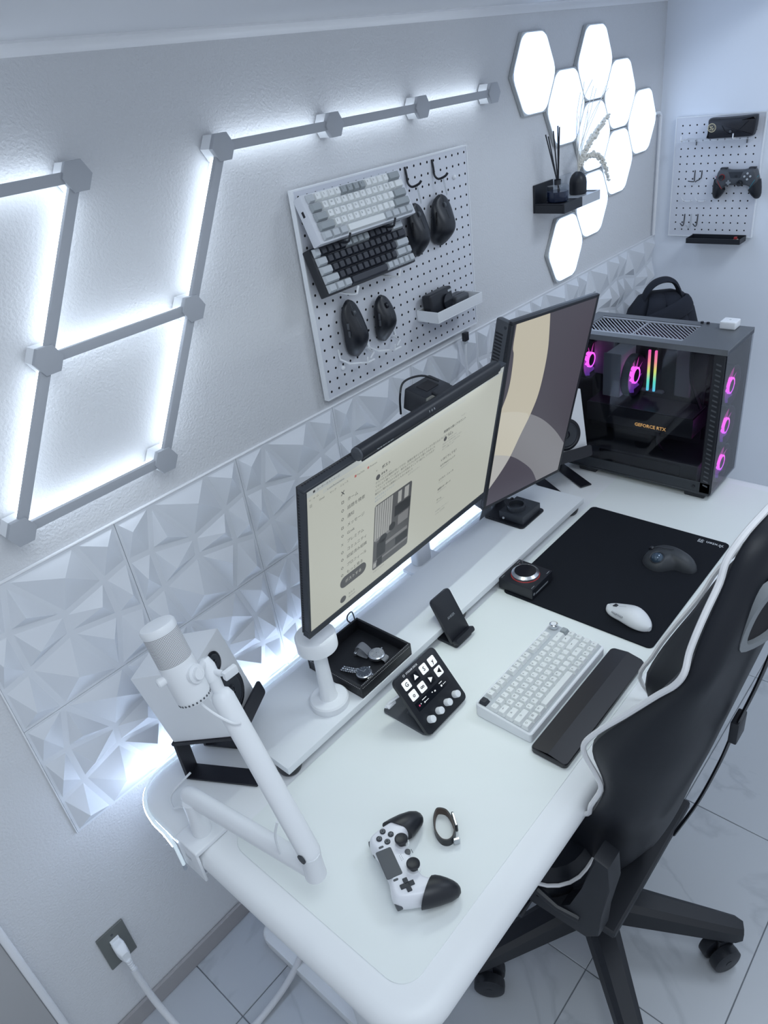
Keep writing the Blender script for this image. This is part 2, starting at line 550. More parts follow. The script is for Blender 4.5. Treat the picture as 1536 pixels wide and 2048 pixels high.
for cI, rI, lab in HP:
    t = thing('hexagon_light_panel', lab, 'light panel', (hx0 + cI*HC, -0.001, hz0 - rI*HH), (0, 0, 0), 'hexagon light panels')
    if hp is None:
        b = B(); b.prism(hexpts(HR - 0.0012, 0.006, 3), 0.0, 0.011, 0.0008, 1, M=RX90)
        c = B(); c.prism(hexpts(HR - 0.0050, 0.040, 6), 0.0112, 0.0135, 0.0025, 2, M=RX90)
        hp = (obj('frame', b, M_hexframe, t), obj('glowing_face', c, M_hex, t))
    else:
        for q in hp: inst(q, t)
b = B()
b.tube(catmull([(2.80, -0.012, 1.684), (2.83, -0.012, 1.684), (2.846, -0.012, 1.675), (2.850, -0.012, 1.655), (2.850, -0.012, 1.5), (2.850, -0.012, 1.266)], 4), 0.0055, 8)
tag(obj('cable_cover', b, M_trim), 'thin white cable duct running down the wall beside the corner', 'cable duct')

# ================================================================ PEGBOARDS
def pegboard(name, label, M, w, h, cols, rows, x0, z0, pitch, hr, skip=()):
    """local: x right, y up, z out; front face at z=0, origin lower left"""
    t = thing(name, label, 'pegboard', M=M)
    b = B()
    xs = [x0 + i*pitch for i in range(cols)]; ys = [z0 + j*pitch for j in range(rows)]
    hc = pitch/2
    V = {}
    def gv(x, y, z=0.0):
        k = (round(x, 5), round(y, 5), z)
        if k not in V: V[k] = b._v((x, y, z))
        return V[k]
    X = [0.0] + [xs[0]-hc + i*pitch for i in range(cols + 1)] + [w]
    Y = [0.0] + [ys[0]-hc + j*pitch for j in range(rows + 1)] + [h]
    for i in range(len(X) - 1):
        for j in range(len(Y) - 1):
            c = [gv(X[i], Y[j]), gv(X[i+1], Y[j]), gv(X[i+1], Y[j+1]), gv(X[i], Y[j+1])]
            if 1 <= i <= cols and 1 <= j <= rows:
                cx, cy = xs[i-1], ys[j-1]
                hv = [b._v((cx + hr*math.cos(math.radians(225 + 45*k)), cy + hr*math.sin(math.radians(225 + 45*k)), 0)) for k in range(8)]
                lo = [b._v((cx + hr*math.cos(math.radians(225 + 45*k)), cy + hr*math.sin(math.radians(225 + 45*k)), -0.006)) for k in range(8)]
                for q in range(4):
                    b._f((c[q], c[(q+1) % 4], hv[(2*q+2) % 8], hv[(2*q+1) % 8]))
                    b._f((c[q], hv[(2*q+1) % 8], hv[2*q]))
                for k in range(8):
                    b._f((hv[k], hv[(k+1) % 8], lo[(k+1) % 8], lo[k]), 1)
                b._f(lo, 1)
            else:
                b._f(c)
    obj('panel', b, [M_peg, M_hole], t)
    f = B()
    e = 0.003
    f.box((-e, -e, -0.012), (w+e, 0, 0.0015)); f.box((-e, h, -0.012), (w+e, h+e, 0.0015))
    f.box((-e, 0, -0.012), (0, h, 0.0015)); f.box((w, 0, -0.012), (w+e, h, 0.0015))
    f.box((0, 0, -0.014), (w, h, -0.011))
    obj('edge_frame', f, M_white, t)
    return t
P1M = frame((1.062, -0.022, 1.2905), (1, 0, 0), (0, 0, 1))
peg1 = pegboard('pegboard', 'large white pegboard holding keyboards and mice', P1M, 0.597, 0.4515, 24, 18, 0.0125, 0.0145, 0.025, 0.0031)
for kx, kz in ((0.538, 0.390), (0.059, 0.057), (0.059, 0.39), (0.538, 0.057)):
    b = B(); b.sphere((kx, kz, 0.002), 0.006, 12, 6, sc=(1, 1, 0.8))
    obj('push_pin', b, M_white, peg1)
P2M = frame((XW - 0.016, -0.068, 1.2655), (0, -1, 0), (0, 0, 1))
peg2 = pegboard('pegboard', 'small white pegboard on the right wall holding a game controller', P2M, 0.294, 0.393, 11, 15, 0.022, 0.0215, 0.0248, 0.0027)

# ================================================================ KEYBOARDS
KEYME = {}
def keycap_mesh(u, m, hgt=0.0082, u0=0.01905):
    key = (round(u, 3), m.name)
    if key in KEYME: return KEYME[key]
    b = B()
    w = u*u0 - 0.0009; d = u0 - 0.0009
    ins = 0.0030
    r0 = rrect(w, d, 0.0010, 1); r1 = rrect(w - 2*ins + 0.0004, d - 2*ins, 0.0016, 2)
    lo = [(p[0], p[1], 0) for p in rrect(w, d, 0.0012, 2)]
    hi = [(p[0], p[1] + 0.0006, hgt) for p in rrect(w - 2*ins + 0.0006, d - 2*ins, 0.0018, 2)]
    mid = [(p[0], p[1] + 0.0006, hgt - 0.0008) for p in rrect(w - 2*ins + 0.0018, d - 2*ins + 0.0012, 0.0018, 2)]
    b.loft([lo, mid, hi])
    me = bpy.data.meshes.new('keycap')
    bmesh.ops.recalc_face_normals(b.bm, faces=b.bm.faces[:])
    b.bm.to_mesh(me); b.bm.free(); me.materials.append(m)
    KEYME[key] = me
    return me
def keys(parent, rows, x0, y0, z0, legends=None, lm=None, pitch=0.01905, yshift=None, tilt=None):
    """rows: list of rows (back to front); a row is a list of (units, material) or (units, None) for a gap"""
    lb = B() if legends else None
    any_l = False
    for r, row in enumerate(rows):
        x = x0
        y = y0 - r*pitch - (yshift[r] if yshift else 0)
        zz = z0 + (tilt[r] if tilt else 0)
        for c, (u, m) in enumerate(row):
            cx = x + u*pitch/2
            if m is not None:
                link('keycap', keycap_mesh(u, m), parent, (cx, y, zz))
                if legends and r < len(legends) and c < len(legends[r]) and legends[r][c]:
                    lb.text(legends[r][c], 0.0062, Matrix.Translation((cx - 0.0040, y + 0.0002, zz + 0.00835)))
                    any_l = True
            x += u*pitch
    if any_l:
        obj('key_legends', lb, lm, parent, flatshade=True)
def R_(s):
    return s
W_, G_, L_, D_ = M_keyw, M_keyg, M_keyl, M_keyd
# pale keyboard hanging on the pegboard
def kb_frame(x0, x1, yb, zb, yt, zt):
    return frame(((x0+x1)/2, (yb+yt)/2, (zb+zt)/2), (1, 0, 0), (0, yt-yb, zt-zb))
t = thing('mechanical_keyboard', 'pale grey and white compact keyboard hooked on the pegboard', 'keyboard', M=kb_frame(1.054, 1.362, -0.089, 1.644, -0.049, 1.737))
b = B(); b.box((-0.154, -0.0505, -0.026), (0.154, 0.0505, 0.0), 0.003, 2)
obj('case', b, mat('kb_case_pale', (0.66, 0.68, 0.73), 0.45), t)
b = B(); b.box((-0.1545, 0.010, -0.016), (-0.1535, 0.022, -0.009), 0.0004, 1)
obj('usb_port', b, M_hole, t)
rows = [[(1, L_)] + [(1, W_)]*4 + [(1, G_)]*4 + [(1, W_)]*4 + [(2, G_)],
        [(1.5, G_)] + [(1, W_)]*12 + [(1.5, W_)],
        [(1.75, G_)] + [(1, W_)]*11 + [(2.25, G_)],
        [(2.25, G_)] + [(1, W_)]*10 + [(2.75, G_)],
        [(1.25, L_)]*3 + [(6.25, W_)] + [(1.25, L_)]*4]
LG = [['', '1', '2', '3', '4', '5', '6', '7', '8', '9', '0', '-', '^', ''], [''] + list('QWERTYUIOP@[') + [''], [''] + list('ASDFGHJKL;:') + [''], [''] + list('ZXCVBNM,./') + ['']]
keys(t, rows, -0.1429, 0.0385, 0.0004, LG, M_inkg)
t = thing('mechanical_keyboard', 'black compact keyboard with grey side keys hooked below the pale one', 'keyboard', M=kb_frame(1.054, 1.350, -0.084, 1.538, -0.048, 1.633))
b = B(); b.box((-0.148, -0.0505, -0.024), (0.148, 0.0505, 0.0), 0.003, 2)
obj('case', b, M_black, t)
rows = [[(1, L_)] + [(1, D_)]*4 + [(1, G_)]*4 + [(1, D_)]*4 + [(2, L_)],
        [(1.5, L_)] + [(1, D_)]*12 + [(1.5, D_)],
        [(1.75, L_)] + [(1, D_)]*11 + [(2.25, L_)],
        [(2.25, L_)] + [(1, D_)]*10 + [(1.75, L_), (1, L_)],
        [(1.25, L_)]*3 + [(6.25, D_)] + [(1, L_)]*5]
keys(t, rows, -0.1429, 0.0385, 0.0004)

# wire hooks
def wire(name, label, pts, r, m, cat='hook', group=None, sub=3):
    b = B(); b.tube(catmull(pts, sub), r, 6)
    return tag(obj(name, b, m), label, cat, group)
YF = -0.022
def kb_hook(x, z, y1, m, lab):
    wire('pegboard_hook', lab, [(x, YF - 0.001, z + 0.016), (x, YF - 0.003, z - 0.002), (x, YF - 0.03, z - 0.006), (x, y1 - 0.004, z - 0.006), (x + 0.002, y1 - 0.010, z + 0.004), (x + 0.004, y1 - 0.012, z + 0.012)], 0.0026, m, group='hooks on the large pegboard')
kb_hook(1.123, 1.640, -0.092, M_black, 'black hook under the left end of the pale keyboard')
kb_hook(1.268, 1.640, -0.092, M_black, 'black hook under the right end of the pale keyboard')
kb_hook(1.130, 1.529, -0.087, M_white, 'white hook under the left end of the black keyboard')
kb_hook(1.272, 1.529, -0.087, M_white, 'white hook under the right end of the black keyboard')
for x, lab in ((1.415, 'black wire hook above the left hanging mouse'), (1.517, 'black wire hook above the right hanging mouse')):
    wire('pegboard_hook', lab, [(x, YF - 0.001, 1.733), (x, YF - 0.004, 1.715), (x + 0.001, YF - 0.005, 1.698), (x + 0.004, YF - 0.014, 1.689), (x + 0.010, YF - 0.030, 1.694), (x + 0.013, YF - 0.036, 1.701)], 0.0028, M_black, group='hooks on the large pegboard')

def mouse_body(L, W, H, waist=0.07, hump=0.62, nx=23, ny=24, lean=0.0):
    """local: +y front, x right, z up, bottom at 0"""
    rings = []
    for i in range(nx):
        t = 0.5 - 0.5*math.cos(PI*i/(nx-1))      # 0 rear .. 1 front
        y = -L/2 + L*t
        e = math.sin(PI*min(1, max(0, t))**0.999)
        end = max(0.03, (1 - abs(2*t - 1)**2.6))**0.5
        w = W/2*end*(1 - waist*math.exp(-((t-0.55)/0.18)**2)) * (1.0 - 0.06*t)
        h = H*(0.30 + 0.70*math.exp(-((t - (1-hump))/0.36)**2))
        h *= (0.55 + 0.45*end)
        ring = []
        for k in range(ny):
            a = 2*PI*k/ny
            cx = math.copysign(abs(math.cos(a))**0.75, math.cos(a))
            sz = math.sin(a)
            if sz >= 0: z = h*0.30 + h*0.70*(sz**0.85)
            else: z = h*0.30*(1 - min(1, abs(sz)**0.6))
            xx = w*cx*(1 - 0.10*(z/h)) + lean*z
            ring.append((xx, y, z))
        rings.append(ring)
    b = B(); b.loft(rings)
    return b
def mouse_top(L, H, t, hump=0.62):
    end = max(0.03, (1 - abs(2*t - 1)**2.6))**0.5
    return H*(0.30 + 0.70*math.exp(-((t - (1-hump))/0.36)**2))*(0.55 + 0.45*end)
def mouse(label, M, L, W, H, m, mw, mb, side=-1, group=None, hump=0.62, seams=True, name='computer_mouse', lean=0.0):
    t = thing(name, label, 'mouse', M=M, group=group)
    obj('body', mouse_body(L, W, H, hump=hump, lean=lean), m, t, ang=60)
    z = mouse_top(L, H, 0.80, hump)
    y = -L/2 + 0.80*L
    b = B(); b.cyl((-0.0035, y, z - 0.0035), (0.0035, y, z - 0.0035), 0.0075, n=14)
    obj('scroll_wheel', b, mw, t)
    if seams:
        b = B()
        pts = [(0, -L/2 + q*L, mouse_top(L, H, q, hump)) for q in (0.56, 0.62, 0.68, 0.73)]
        b.tube(pts, 0.0006, 5)
        b.tube([(0, -L/2 + q*L, mouse_top(L, H, q, hump)) for q in (0.87, 0.91, 0.95)], 0.0006, 5)
        obj('button_seam', b, mb, t)
    for q in (0.52, 0.66):
        b = B()
        b.box((-0.0018, -0.0075, -0.0024), (0.0018, 0.0075, 0.0024), 0.0012, 2)
        o = obj('side_button', b, mb if mb is not M_hole else m, t)
        o.location = (side*(W/2*0.885) + lean*H*0.6, -L/2 + q*L, H*0.60*(1.0 - 0.25*(q-0.5)))
    return t
def hang(x, z, roll, y=-0.030, yaw=0.0):
    """mouse hanging on the board: front up, back of mouse outwards"""
    up = (math.sin(roll), -0.10, math.cos(roll))
    xd = (math.cos(roll), yaw, -math.sin(roll))
    return frame((x, y, z), xd, up)
mb1 = mat('seam_dark', (0.004, 0.004, 0.006), 0.5)
MB = mat('mouse_black', (0.010, 0.012, 0.018), 0.38)
mouse('black mouse with a grey curved grip line hanging beside the keyboards', hang(1.418, 1.593, -0.03), 0.122, 0.070, 0.040, MB, M_dgrey, mb1, group='mice on the pegboard')
mouse('broad black mouse with side buttons hanging furthest right on the pegboard', hang(1.516, 1.596, 0.05), 0.118, 0.086, 0.040, MB, M_dgrey, mb1, group='mice on the pegboard')
mouse('black mouse resting in the lower left wire holder', hang(1.158, 1.432, -0.10), 0.136, 0.068, 0.042, MB, M_dgrey, M_dgrey, group='mice on the pegboard')
mouse('rounded black mouse in the second wire holder', hang(1.264, 1.424, -0.05), 0.112, 0.066, 0.038, MB, MB, M_dgrey, group='mice on the pegboard', hump=0.52)
for x, lab in ((1.428, 'thin cord loop holding the left hanging mouse'), (1.529, 'thin cord loop holding the right hanging mouse')):
    b = B()
    b.tube([(x - 0.002, -0.044, 1.690), (x, -0.046, 1.67), (x + 0.002, -0.050, 1.650)], 0.0007, 5)
    b.tube([(x + 0.001, -0.044, 1.690), (x + 0.002, -0.048, 1.67), (x + 0.004, -0.050, 1.652)], 0.0007, 5)
    tag(obj('cord_loop', b, M_lgrey), lab, 'cord', 'cords of the hanging mice')
for x, z, lab in ((1.165, 1.362, 'white wire holder under the lower left mouse'), (1.262, 1.360, 'white wire holder under the second lower mouse')):
    b = B()
    b.tube([(x - 0.05, YF - 0.001, z + 0.032), (x - 0.05, YF - 0.004, z + 0.008), (x - 0.045, -0.052, z + 0.000), (x - 0.018, -0.062, z - 0.006), (x - 0.014, -0.078, z - 0.004), (x + 0.008, -0.078, z - 0.004), (x + 0.010, -0.062, z - 0.006), (x + 0.036, -0.052, z), (x + 0.040, YF - 0.004, z + 0.006), (x + 0.050, YF - 0.004, z + 0.006), (x + 0.050, YF - 0.001, z + 0.018)], 0.0026, 6)
    b.tube([(x - 0.014, -0.078, z - 0.004), (x - 0.014, -0.080, z + 0.010)], 0.0021, 6)
    tag(obj('wire_holder', b, M_white), lab, 'hook', 'wire holders on the pegboard')

# white tray with camera on the pegboard
t = thing('pegboard_tray', 'white open tray hooked on the lower right of the pegboard', 'tray', (1.500, YF - 0.001, 1.372))
b = B()
w, d, h = 0.192, 0.070, 0.028
b.box((-w/2, -d, 0), (w/2, 0, 0.003), 0.0008, 1)
b.box((-w/2, -d, 0.003), (w/2, -d + 0.003, h), 0.0008, 1); b.box((-w/2, -0.003, 0.003), (w/2, 0, h), 0.0008, 1)
b.box((-w/2, -d + 0.003, 0.003), (-w/2 + 0.003, -0.003, h), 0.0008, 1); b.box((w/2 - 0.003, -d + 0.003, 0.003), (w/2, -0.003, h), 0.0008, 1)
obj('box', b, M_white, t)
t = thing('compact_camera', 'small black camera standing in the white pegboard tray', 'camera', (1.466, -0.050, 1.3755), (math.radians(-6), 0, math.radians(4)))
b = B(); b.box((-0.050, -0.014, 0), (0.050, 0.014, 0.060), 0.006, 3); obj('body', b, M_black, t)
b = B(); b.cyl((0.018, -0.014, 0.026), (0.018, -0.020, 0.026), 0.020, n=24); obj('lens', b, M_blackg, t)
b = B(); b.box((0.030, -0.0148, 0.047), (0.046, -0.013, 0.053), 0.001, 1); obj('badge', b, M_lgrey, t)
t = thing('camera_pouch', 'dark grey soft pouch lying in the white pegboard tray', 'pouch', (1.556, -0.038, 1.3755))
b = B(); b.box((-0.028, -0.022, 0), (0.030, 0.022, 0.026), 0.009, 3); obj('body', b, M_dgrey, t)
b = B(); b.tube([(-0.026, -0.006, 0.0255), (0, -0.007, 0.0265), (0.028, -0.006, 0.0255)], 0.0008, 5); obj('zip', b, M_black, t)
# usb plug under the pegboard
t = thing('usb_plug', 'black usb plug with pale cable hanging under the pegboard', 'plug', (1.588, -0.034, 1.262))
b = B(); b.box((-0.009, -0.006, 0), (0.009, 0.006, 0.024), 0.002, 2); obj('body', b, M_black, t)
b = B(); b.box((-0.007, -0.0035, -0.008), (0.007, 0.0035, 0.0), 0.001, 1); obj('connector', b, M_lgrey, t)
b = B(); b.tube(catmull([(0, 0, -0.006), (-0.004, 0, -0.05), (0.001, 0.001, -0.12), (-0.002, 0.0, -0.22)], 4), 0.0035, 7); obj('cable', b, M_white, t)

# ================================================================ RIGHT PEGBOARD
XP = XW - 0.016
# glasses case on a clear ledge
t = thing('clear_ledge', 'clear acrylic ledge across the right wall pegboard', 'ledge', (XP - 0.001, -0.205, 1.588))
b = B(); b.box((-0.058, -0.136, 0), (0, 0.110, 0.004), 0.001, 1); obj('plate', b, M_acryl, t)
for yy in (0.094, -0.080):
    b = B(); b.tube([(0, yy, 0.004), (-0.058, yy, 0.004), (-0.0605, yy, 0.007), (-0.0605, yy, 0.020)], 0.0022, 6); obj('retaining_pin', b, M_white, t)
for yy in (0.062, -0.108):
    b = B(); b.box((-0.003, yy - 0.0014, -0.018), (0, yy + 0.0014, 0.0), 0.0005, 1); obj('support', b, M_dgrey, t)
CM = frame((XP - 0.030, -0.271, 1.5936), (0, -1, 0.0), (-0.12, 0, 1))
t = thing('glasses_case', 'black leather glasses case with a round gold stamp', 'glasses case', M=CM)
ol = [(-0.080, 0.0), (-0.03, -0.0005), (0.03, 0.0), (0.068, 0.002), (0.076, 0.014), (0.080, 0.040), (0.080, 0.060), (0.074, 0.066), (0.03, 0.064), (-0.03, 0.063), (-0.074, 0.062), (-0.078, 0.04), (-0.080, 0.015)]
ol = [(p.x, p.y) for p in catmull([(q[0], q[1], 0) for q in ol], 4, True)]
b = B(); b.pillow(ol, [(0.010, -0.018), (0.003, -0.014), (0.0, -0.004), (0.0, 0.004), (0.003, 0.012), (0.010, 0.016)]); obj('body', b, M_case, t)
b = B(); b.tube(catmull([(0.078, 0.060, 0.008), (0.055, 0.050, 0.0160), (0.030, 0.028, 0.0170), (0.012, 0.016, 0.0170), (-0.002, 0.013, 0.0168), (-0.016, 0.020, 0.0165), (-0.028, 0.040, 0.0162), (-0.040, 0.061, 0.010)], 4), 0.0011, 6); obj('flap_edge', b, M_blackg, t)
b = B(); b.cyl((0.0, 0.022, 0.015), (0.0, 0.022, 0.019), 0.0042, n=14); obj('snap', b, M_dgrey, t)
b = B()
cx, cy = -0.062, 0.036
for r0, r1 in ((0.0125, 0.0140), (0.0100, 0.0106)):
    for k in range(28):
        a0, a1 = 2*PI*k/28, 2*PI*(k+1)/28
        b.poly([(cx + r*math.cos(a), cy + r*math.sin(a), 0.0166) for r, a in ((r0, a0), (r1, a0), (r1, a1), (r0, a1))])
for dx, dy, w_, h_ in ((-0.005, 0.003, .004, .003), (0.001, 0.004, .005, .002), (-0.002, -0.001, .003, .005), (0.004, -0.002, .003, .004), (-0.005, -0.005, .004, .002), (0.002, -0.006, .005, .002)):
    b.box((cx+dx-w_/2, cy+dy-h_/2, 0.0163), (cx+dx+w_/2, cy+dy+h_/2, 0.0167))
obj('gold_stamp', b, M_foil, t, flatshade=True)

def gamepad_outline(W, D, lobe=0.62):
    """half outline of a game controller, x right, y up (towards the top edge); returns ccw smooth polygon"""
    h = [(0.0, 0.30*D), (0.16*W, 0.31*D), (0.30*W, 0.36*D), (0.40*W, 0.31*D), (0.455*W, 0.12*D), (0.495*W, -0.15*D), (0.507*W, -0.38*D), (0.485*W, -0.56*D), (0.425*W, -0.63*D), (0.358*W, -0.58*D), (0.305*W, -0.42*D), (0.255*W, -0.27*D), (0.16*W, -0.215*D), (0.0, -0.21*D)]
    h = [(x, y if y > -0.2*D else -0.2*D + (y + 0.2*D)*lobe) for x, y in h]
    full = h + [(-x, y) for x, y in reversed(h[1:-1])]
    P = catmull([(x, y, 0) for x, y in full], 5, True)
    P = [(p.x, p.y) for p in P]
    A = sum(P[i][0]*P[(i+1) % len(P)][1] - P[(i+1) % len(P)][0]*P[i][1] for i in range(len(P)))
    if A < 0: P.reverse()
    return P
PF = [(0.008, -0.018), (0.0045, -0.0165), (0.0012, -0.011), (0.0, -0.004), (0.0004, 0.003), (0.0025, 0.009), (0.0055, 0.0125), (0.0085, 0.0137)]
def clip_poly(P, f):
    out = []
    for i in range(len(P)):
        a, c = P[i], P[(i+1) % len(P)]
        fa, fc = f(a), f(c)
        if fa <= 0: out.append(a)
        if (fa <= 0) != (fc <= 0):
            q = fa/(fa - fc); out.append((a[0] + (c[0]-a[0])*q, a[1] + (c[1]-a[1])*q))
    return out
def grip_mesh(k, s_, zc=0.0):
    b = B(); rings = []
    for y, cx, rx, rz, sh, z in ((-0.019, 0.0615, 0.0205, 0.0200, 0.95, 0.0005), (-0.027, 0.0632, 0.0208, 0.0208, 0.80, 0.000), (-0.040, 0.0665, 0.0198, 0.0202, 0.50, -0.001), (-0.054, 0.0698, 0.0172, 0.0178, 0.20, -0.003), (-0.064, 0.0715, 0.0130, 0.0135, 0.05, -0.005), (-0.0695, 0.0720, 0.0080, 0.0080, 0.0, -0.006), (-0.0715, 0.0720, 0.0030, 0.0030, 0.0, -0.006)):
        rings.append([(k*s_*(cx + rx*math.cos(2*PI*i/20)), k*(y + sh*rx*math.cos(2*PI*i/20)), k*(z + rz*math.sin(2*PI*i/20)) + zc) for i in range(20)])
    b.loft(rings)
    return b
GM = frame((XP - 0.026, -0.303, 1.462), (0, -1, 0), (-0.10, 0, 1))
t = thing('game_controller', 'black game controller with red and blue trim on the right pegboard', 'game controller', M=GM)
b = B(); b.pillow(gamepad_outline(0.152, 0.098), PF); obj('body', b, M_dgrey, t, ang=60)
for s_, nm in ((-1, 'red'), (1, 'teal')):
    obj('grip', grip_mesh(0.94, s_, -0.001), M_black, t, ang=60)
    b = B(); b.tube(catmull([(s_*0.071, 0.012, 0.006), (s_*0.060, -0.004, 0.0145), (s_*0.050, -0.022, 0.0145), (s_*0.044, -0.034, 0.010)], 4), 0.0009, 6)
    obj('trim_line', b, mat('trim_' + nm, (0.45, 0.06, 0.06) if s_ < 0 else (0.03, 0.25, 0.33), 0.4), t)
def stick(t, x, y, z, r, m=M_black, ringm=None):
    b = B(); b.cyl((x, y, z - 0.003), (x, y, z + 0.006), r*0.62, n=20); b.lathe([(r*0.9, 0.006), (r, 0.0075), (r, 0.0105), (r*0.86, 0.012), (r*0.6, 0.0108)], 24, Matrix.Translation((x, y, z)))
    o = obj('thumb_stick', b, m, t)
    if ringm:
        c = B(); c.lathe([(r*1.0, 0.0), (r*1.2, 0.0), (r*1.2, 0.002), (r*1.0, 0.002)], 24, Matrix.Translation((x, y, z)), cap0=False, cap1=False); obj('stick_ring', c, ringm, o)
    return o
stick(t, -0.047, 0.010, 0.0135, 0.0085, M_black, M_red)
stick(t, 0.014, -0.010, 0.0135, 0.0085, M_black, M_dark)
def dpad(t, x, y, z, s, m, hole=True):
    b = B(); a = s*0.34
    b.prism([(x-a, y+s), (x-a, y+a), (x-s, y+a), (x-s, y-a), (x-a, y-a), (x-a, y-s), (x+a, y-s), (x+a, y-a), (x+s, y-a), (x+s, y+a), (x+a, y+a), (x+a, y+s)][::-1], z - 0.002, z + 0.003, 0.0008, 2)
    return obj('direction_pad', b, m, t)
dpad(t, -0.024, -0.008, 0.0135, 0.0085, M_mgrey)
for k in range(4):
    a = PI/2*k
    b = B(); b.lathe([(0.0036, -0.001), (0.0036, 0.002), (0.0028, 0.003)], 14, Matrix.Translation((0.037 + 0.0095*math.cos(a), 0.011 + 0.0095*math.sin(a), 0.0135))); obj('button', b, M_lgrey, t)
b = B(); b.lathe([(0.004, -0.001), (0.004, 0.001)], 14, Matrix.Translation((0.0, 0.012, 0.0135))); obj('home_button', b, M_black, t)
b = B(); b.poly([(-0.026, 0.026, 0.0138), (-0.018, 0.006, 0.0138), (0.014, 0.006, 0.0138), (0.022, 0.026, 0.0138)]); obj('face_panel', b, M_dark, t)
for s_ in (-1, 1):
    b = B(); b.box((s_*0.047 - 0.012, 0.031, -0.012), (s_*0.047 + 0.012, 0.037, 0.004), 0.003, 2); obj('shoulder_button', b, M_black, t)

def hk(pts, r, m, lab):
    wire('pegboard_hook', lab, [(XP - x, y, z) for x, y, z in pts], r, m, group='hooks on the small pegboard', sub=2)
hk([(0.001, -0.147, 1.489), (0.003, -0.147, 1.46), (0.012, -0.150, 1.453), (0.016, -0.130, 1.456)], 0.0016, M_black, 'left black hook of the bent pair beside the black controller')
hk([(0.001, -0.171, 1.488), (0.003, -0.171, 1.464), (0.010, -0.160, 1.456), (0.014, -0.154, 1.452)], 0.0016, M_black, 'right black hook of the bent pair beside the black controller')
hk([(0.001, -0.123, 1.341), (0.004, -0.122, 1.306), (0.010, -0.120, 1.301), (0.014, -0.113, 1.311)], 0.0016, M_black, 'left black hook just above the black tray')
hk([(0.001, -0.171, 1.341), (0.004, -0.170, 1.305), (0.010, -0.167, 1.300), (0.014, -0.160, 1.310)], 0.0016, M_black, 'right black hook just above the black tray')
hk([(0.001, -0.147, 1.341), (0.004, -0.146, 1.300), (0.010, -0.143, 1.295), (0.014, -0.135, 1.305)], 0.0014, M_lgrey, 'white hook between the two black hooks above the tray')
for yy, lab in ((-0.110, 'left white double hook under the bent black hooks'), (-0.159, 'right white double hook under the bent black hooks')):
    hk([(0.014, yy, 1.401), (0.010, yy - 0.006, 1.389), (0.008, yy - 0.026, 1.386), (0.012, yy - 0.039, 1.390)], 0.0017, M_white, lab)
t = thing('pegboard_tray', 'black open tray at the bottom of the small pegboard', 'tray', (XP - 0.001, -0.253, 1.252))
b = B(); w, d, h = 0.190, 0.062, 0.018
b.box((-d, -w/2, 0), (0, w/2, 0.003), 0.0006, 1)
b.box((-d, -w/2, 0.003), (-d + 0.003, w/2, h), 0.0006, 1); b.box((-0.003, -w/2, 0.003), (0, w/2, h + 0.002), 0.0006, 1)
b.box((-d + 0.003, -w/2, 0.003), (-0.003, -w/2 + 0.003, h), 0.0006, 1); b.box((-d + 0.003, w/2 - 0.003, 0.003), (-0.003, w/2, h), 0.0006, 1)
obj('box', b, M_black, t)
t = thing('key_switch', 'tiny cream and red key switch in the black tray', 'switch', (XP - 0.040, -0.325, 1.256))
b = B(); b.box((-0.008, -0.008, 0), (0.008, 0.008, 0.010), 0.001, 1); obj('housing', b, mat('cream', (0.6, 0.52, 0.42), 0.5), t)
b = B(); b.box((-0.005, -0.005, 0.010), (0.005, 0.005, 0.018), 0.001, 1); obj('stem', b, M_red, t)

# ================================================================ WALL SHELF
def ledge(name, lab, x0, x1, m, side):
    t = thing(name, lab, 'shelf', (x0, -0.001, 1.512), group='wall shelves')
    w = x1 - x0
    b = B(); b.box((0, -0.006, 0), (w, 0, 0.077), 0.0006, 1); obj('back_plate', b, m, t)
    b = B(); b.box((0, -0.098, 0.0), (w, -0.006, 0.0235), 0.0006, 1); obj('base', b, m, t)
    b = B(); b.box((0, -0.103, 0), (w, -0.098, 0.027), 0.0006, 1); obj('front_lip', b, m, t)
    b = B(); xx = 0 if side < 0 else w - 0.005
    b.box((xx, -0.098, 0.0236), (xx + 0.005, -0.006, 0.027), 0.0006, 1); obj('end_lip', b, m, t)
ledge('wall_shelf', 'small black wall shelf holding the reed diffuser', 2.007, 2.113, M_black, -1)
ledge('wall_shelf', 'small pale grey wall shelf joined to the right of the black one', 2.1135, 2.224, mat('shelf_pale', (0.55, 0.57, 0.60), 0.35, 0.3), 1)
t = thing('reed_diffuser', 'clear glass reed diffuser with black reeds on the black shelf', 'diffuser', (2.056, -0.054, 1.5358))
b = B(); b.lathe([(0.0305, 0), (0.0325, 0.002), (0.0325, 0.040), (0.030, 0.0455), (0.0125, 0.047), (0.0120, 0.058), (0.0140, 0.060)], 32, cap1=False); obj('glass_bottle', b, M_clear, t)
b = B(); b.lathe([(0.0295, 0.0025), (0.0305, 0.004), (0.0305, 0.030)], 28); obj('liquid', b, M_liquid, t)
b = B(); b.lathe([(0.0095, 0.047), (0.0095, 0.061)], 16, cap0=False, cap1=False); obj('neck_insert', b, M_black, t)
for k, (dx, dy, dz) in enumerate(((-0.052, 0.0, 0.180), (-0.043, 0.014, 0.184), (-0.018, 0.004, 0.190), (0.002, -0.004, 0.197), (0.007, 0.004, 0.200))):
    b = B(); b.cyl((0.004 - dx*0.25, -dy*0.3, 0.006), (0.002 + dx, dy, dz), 0.0019, n=6); obj('reed', b, M_black, t)
t = thing('bud_vase', 'matte black bud vase with dried grass on the shelf', 'vase', (2.178, -0.054, 1.5358))
b = B(); b.lathe([(0.0235, 0), (0.0255, 0.002), (0.0258, 0.032), (0.0240, 0.044), (0.0180, 0.055), (0.0100, 0.0615), (0.0085, 0.0625)], 28); obj('vase_body', b, M_black, t)
